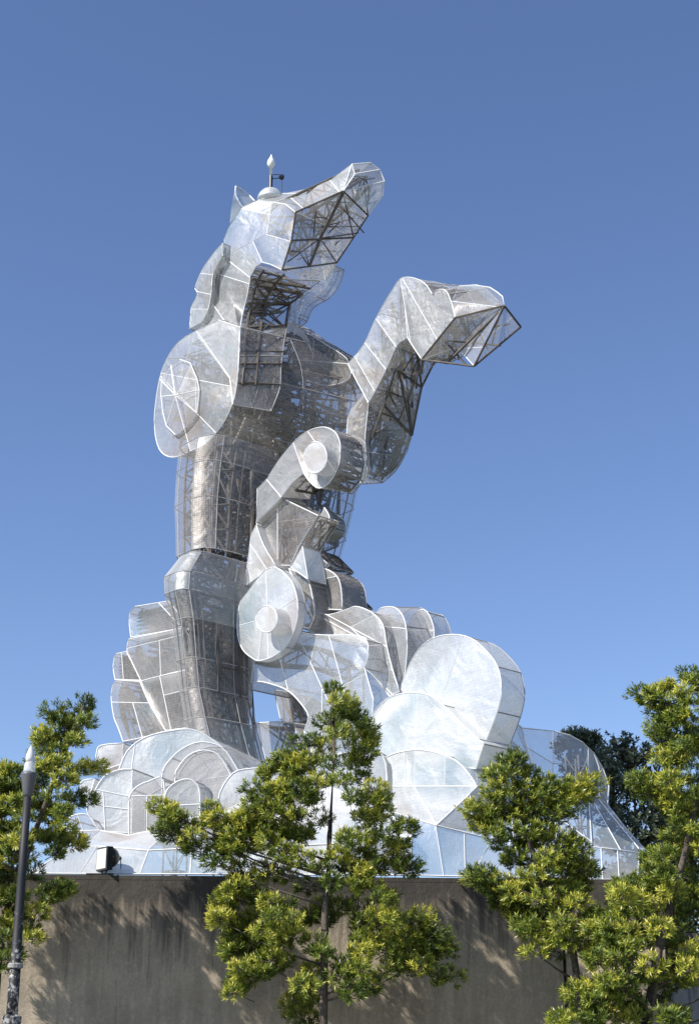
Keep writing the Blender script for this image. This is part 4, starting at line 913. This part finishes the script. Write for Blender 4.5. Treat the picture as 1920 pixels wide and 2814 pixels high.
B_M = conv([(430,520),(480,545),(400,620),(350,640),(480,600),(550,620),(360,720),(450,700),(560,690),(650,680),(640,740),(440,780),(540,780),(640,800),(740,830),(790,815),(830,750),(880,720),(935,675),(250,850),(230,830),(300,900),(280,930),(380,860),(480,860),(560,870),(660,880),(740,880),(350,950),(450,950),(560,970),(640,960),(370,1010),(430,1050),(540,1050),(640,1040),(740,1000),(810,1030),(860,1080),(480,1110),(560,1150),(680,1130),(780,1120),(560,1230),(660,1220),(760,1190),(860,1200),(900,1180),(240,1250),(300,1250),(340,1310),(400,1280),(440,1340),(500,1300),(600,1300),(700,1300),(400,1390),(500,1380),(620,1370),(760,1300),(860,1290),(820,1350),(480,1460),(620,1450),(740,1430),(850,1400),(550,1540),(530,1530),(640,1560),(760,1520),(860,1520),(600,1620),(590,1690),(700,1620),(820,1600),(740,1690),(860,1690),(900,1620),(950,1500)], 1200, 1850, .454)
tree('slender forked conifer right of centre in front of the blue-shaded skirt', B_M, 23.3, [(1402, 2080), (1420, 2200), (1480, 2400), (1570, 2580), (1600, 2814)], seed=9, group=GR, spread=.75, rad=.17, extra=.3)
B_R = conv([(1235,140),(1300,160),(1320,230),(1400,100),(1430,180),(1500,120),(1540,180),(1560,50),(1380,250),(1450,270),(1540,280),(1340,350),(1400,390),(1480,360),(1560,380),(1480,450),(1550,470),(1370,530),(1450,540),(1540,560),(1235,660),(1300,680),(1270,730),(1360,680),(1440,650),(1540,660),(1390,760),(1460,760),(1560,760),(1450,850),(1540,850),(1480,940),(1560,940),(1420,1000),(1480,1020),(1560,1040),(1300,1120),(1370,1110),(1440,1120),(1530,1140),(1080,1320),(1130,1300),(1220,1290),(1300,1230),(1400,1220),(1500,1240),(1120,1370),(1220,1390),(1320,1320),(1420,1340),(1540,1340),(1000,1460),(1040,1550),(1130,1470),(1240,1460),(1340,1440),(1440,1450),(1540,1450),(960,1560),(1060,1600),(1160,1570),(1260,1560),(1360,1550),(1460,1520),(980,1680),(1080,1650),(1180,1660),(1280,1660),(1380,1640),(1470,1650),(1550,1700),(980,1760),(1100,1750),(1200,1760),(1300,1770),(1420,1760),(1520,1770),(1180,1850),(1280,1860),(1380,1850),(1480,1860),(1550,1820),(1060,1880),(960,1890),(880,1960),(830,1940),(960,1990),(1060,1960),(1160,1960),(1340,1950),(880,2050),(960,2080),(1080,2060),(1180,2080),(1380,2080),(760,2100),(1440,2090),(1200,2040)], 1200, 1850, .454)
B_R += [(1940 + 38 * (i % 4), 1900 + 36 * i) for i in range(24)]
tree('tall bright-tipped conifer filling the right edge down to the bottom corner', B_R, 22.6, [(1935, 1850), (1930, 2100), (1880, 2350), (1810, 2600), (1775, 2814)], seed=12, group=GR, spread=.95, tr=.09)
# broadleaf evergreens behind the base on the right
rb_ = random.Random(4)
def cloud(outline, n):
    out = []; xs = [p[0] for p in outline]; ys = [p[1] for p in outline]
    while len(out) < n:
        x, y = rb_.uniform(min(xs), max(xs)), rb_.uniform(min(ys), max(ys))
        if inside(outline, x, y): out.append((x, y))
    return out
tree('dark glossy broadleaf tree behind the right skirt of the base', cloud([(1690, 2030), (1715, 2010), (1740, 2040), (1760, 2090), (1800, 2110), (1850, 2180), (1880, 2330), (1800, 2480), (1690, 2480), (1660, 2300), (1650, 2150), (1670, 2080)], 100) + cloud([(1780, 2300), (1990, 2220), (1990, 2580), (1780, 2580)], 60), 37.0,
     [(1740, 2040), (1745, 2300), (1750, 2700)], leaf_l=.13, leaf_w=.06, nros=18, nleaf=7, mat=M_LEAF2, rad=.34, seed=21, n_branch=8, extra=.2)
tree('dark broadleaf crown peeking over the wire-cloth skirt at right', cloud([(1550, 2030), (1590, 2010), (1620, 2020), (1650, 2060), (1665, 2045), (1680, 2090), (1665, 2200), (1570, 2200)], 60), 39.0,
     [(1610, 2020), (1615, 2300), (1620, 2700)], leaf_l=.12, leaf_w=.055, nros=24, nleaf=7, mat=M_LEAF2, rad=.25, seed=22, n_branch=6, extra=.1, spread=.6)
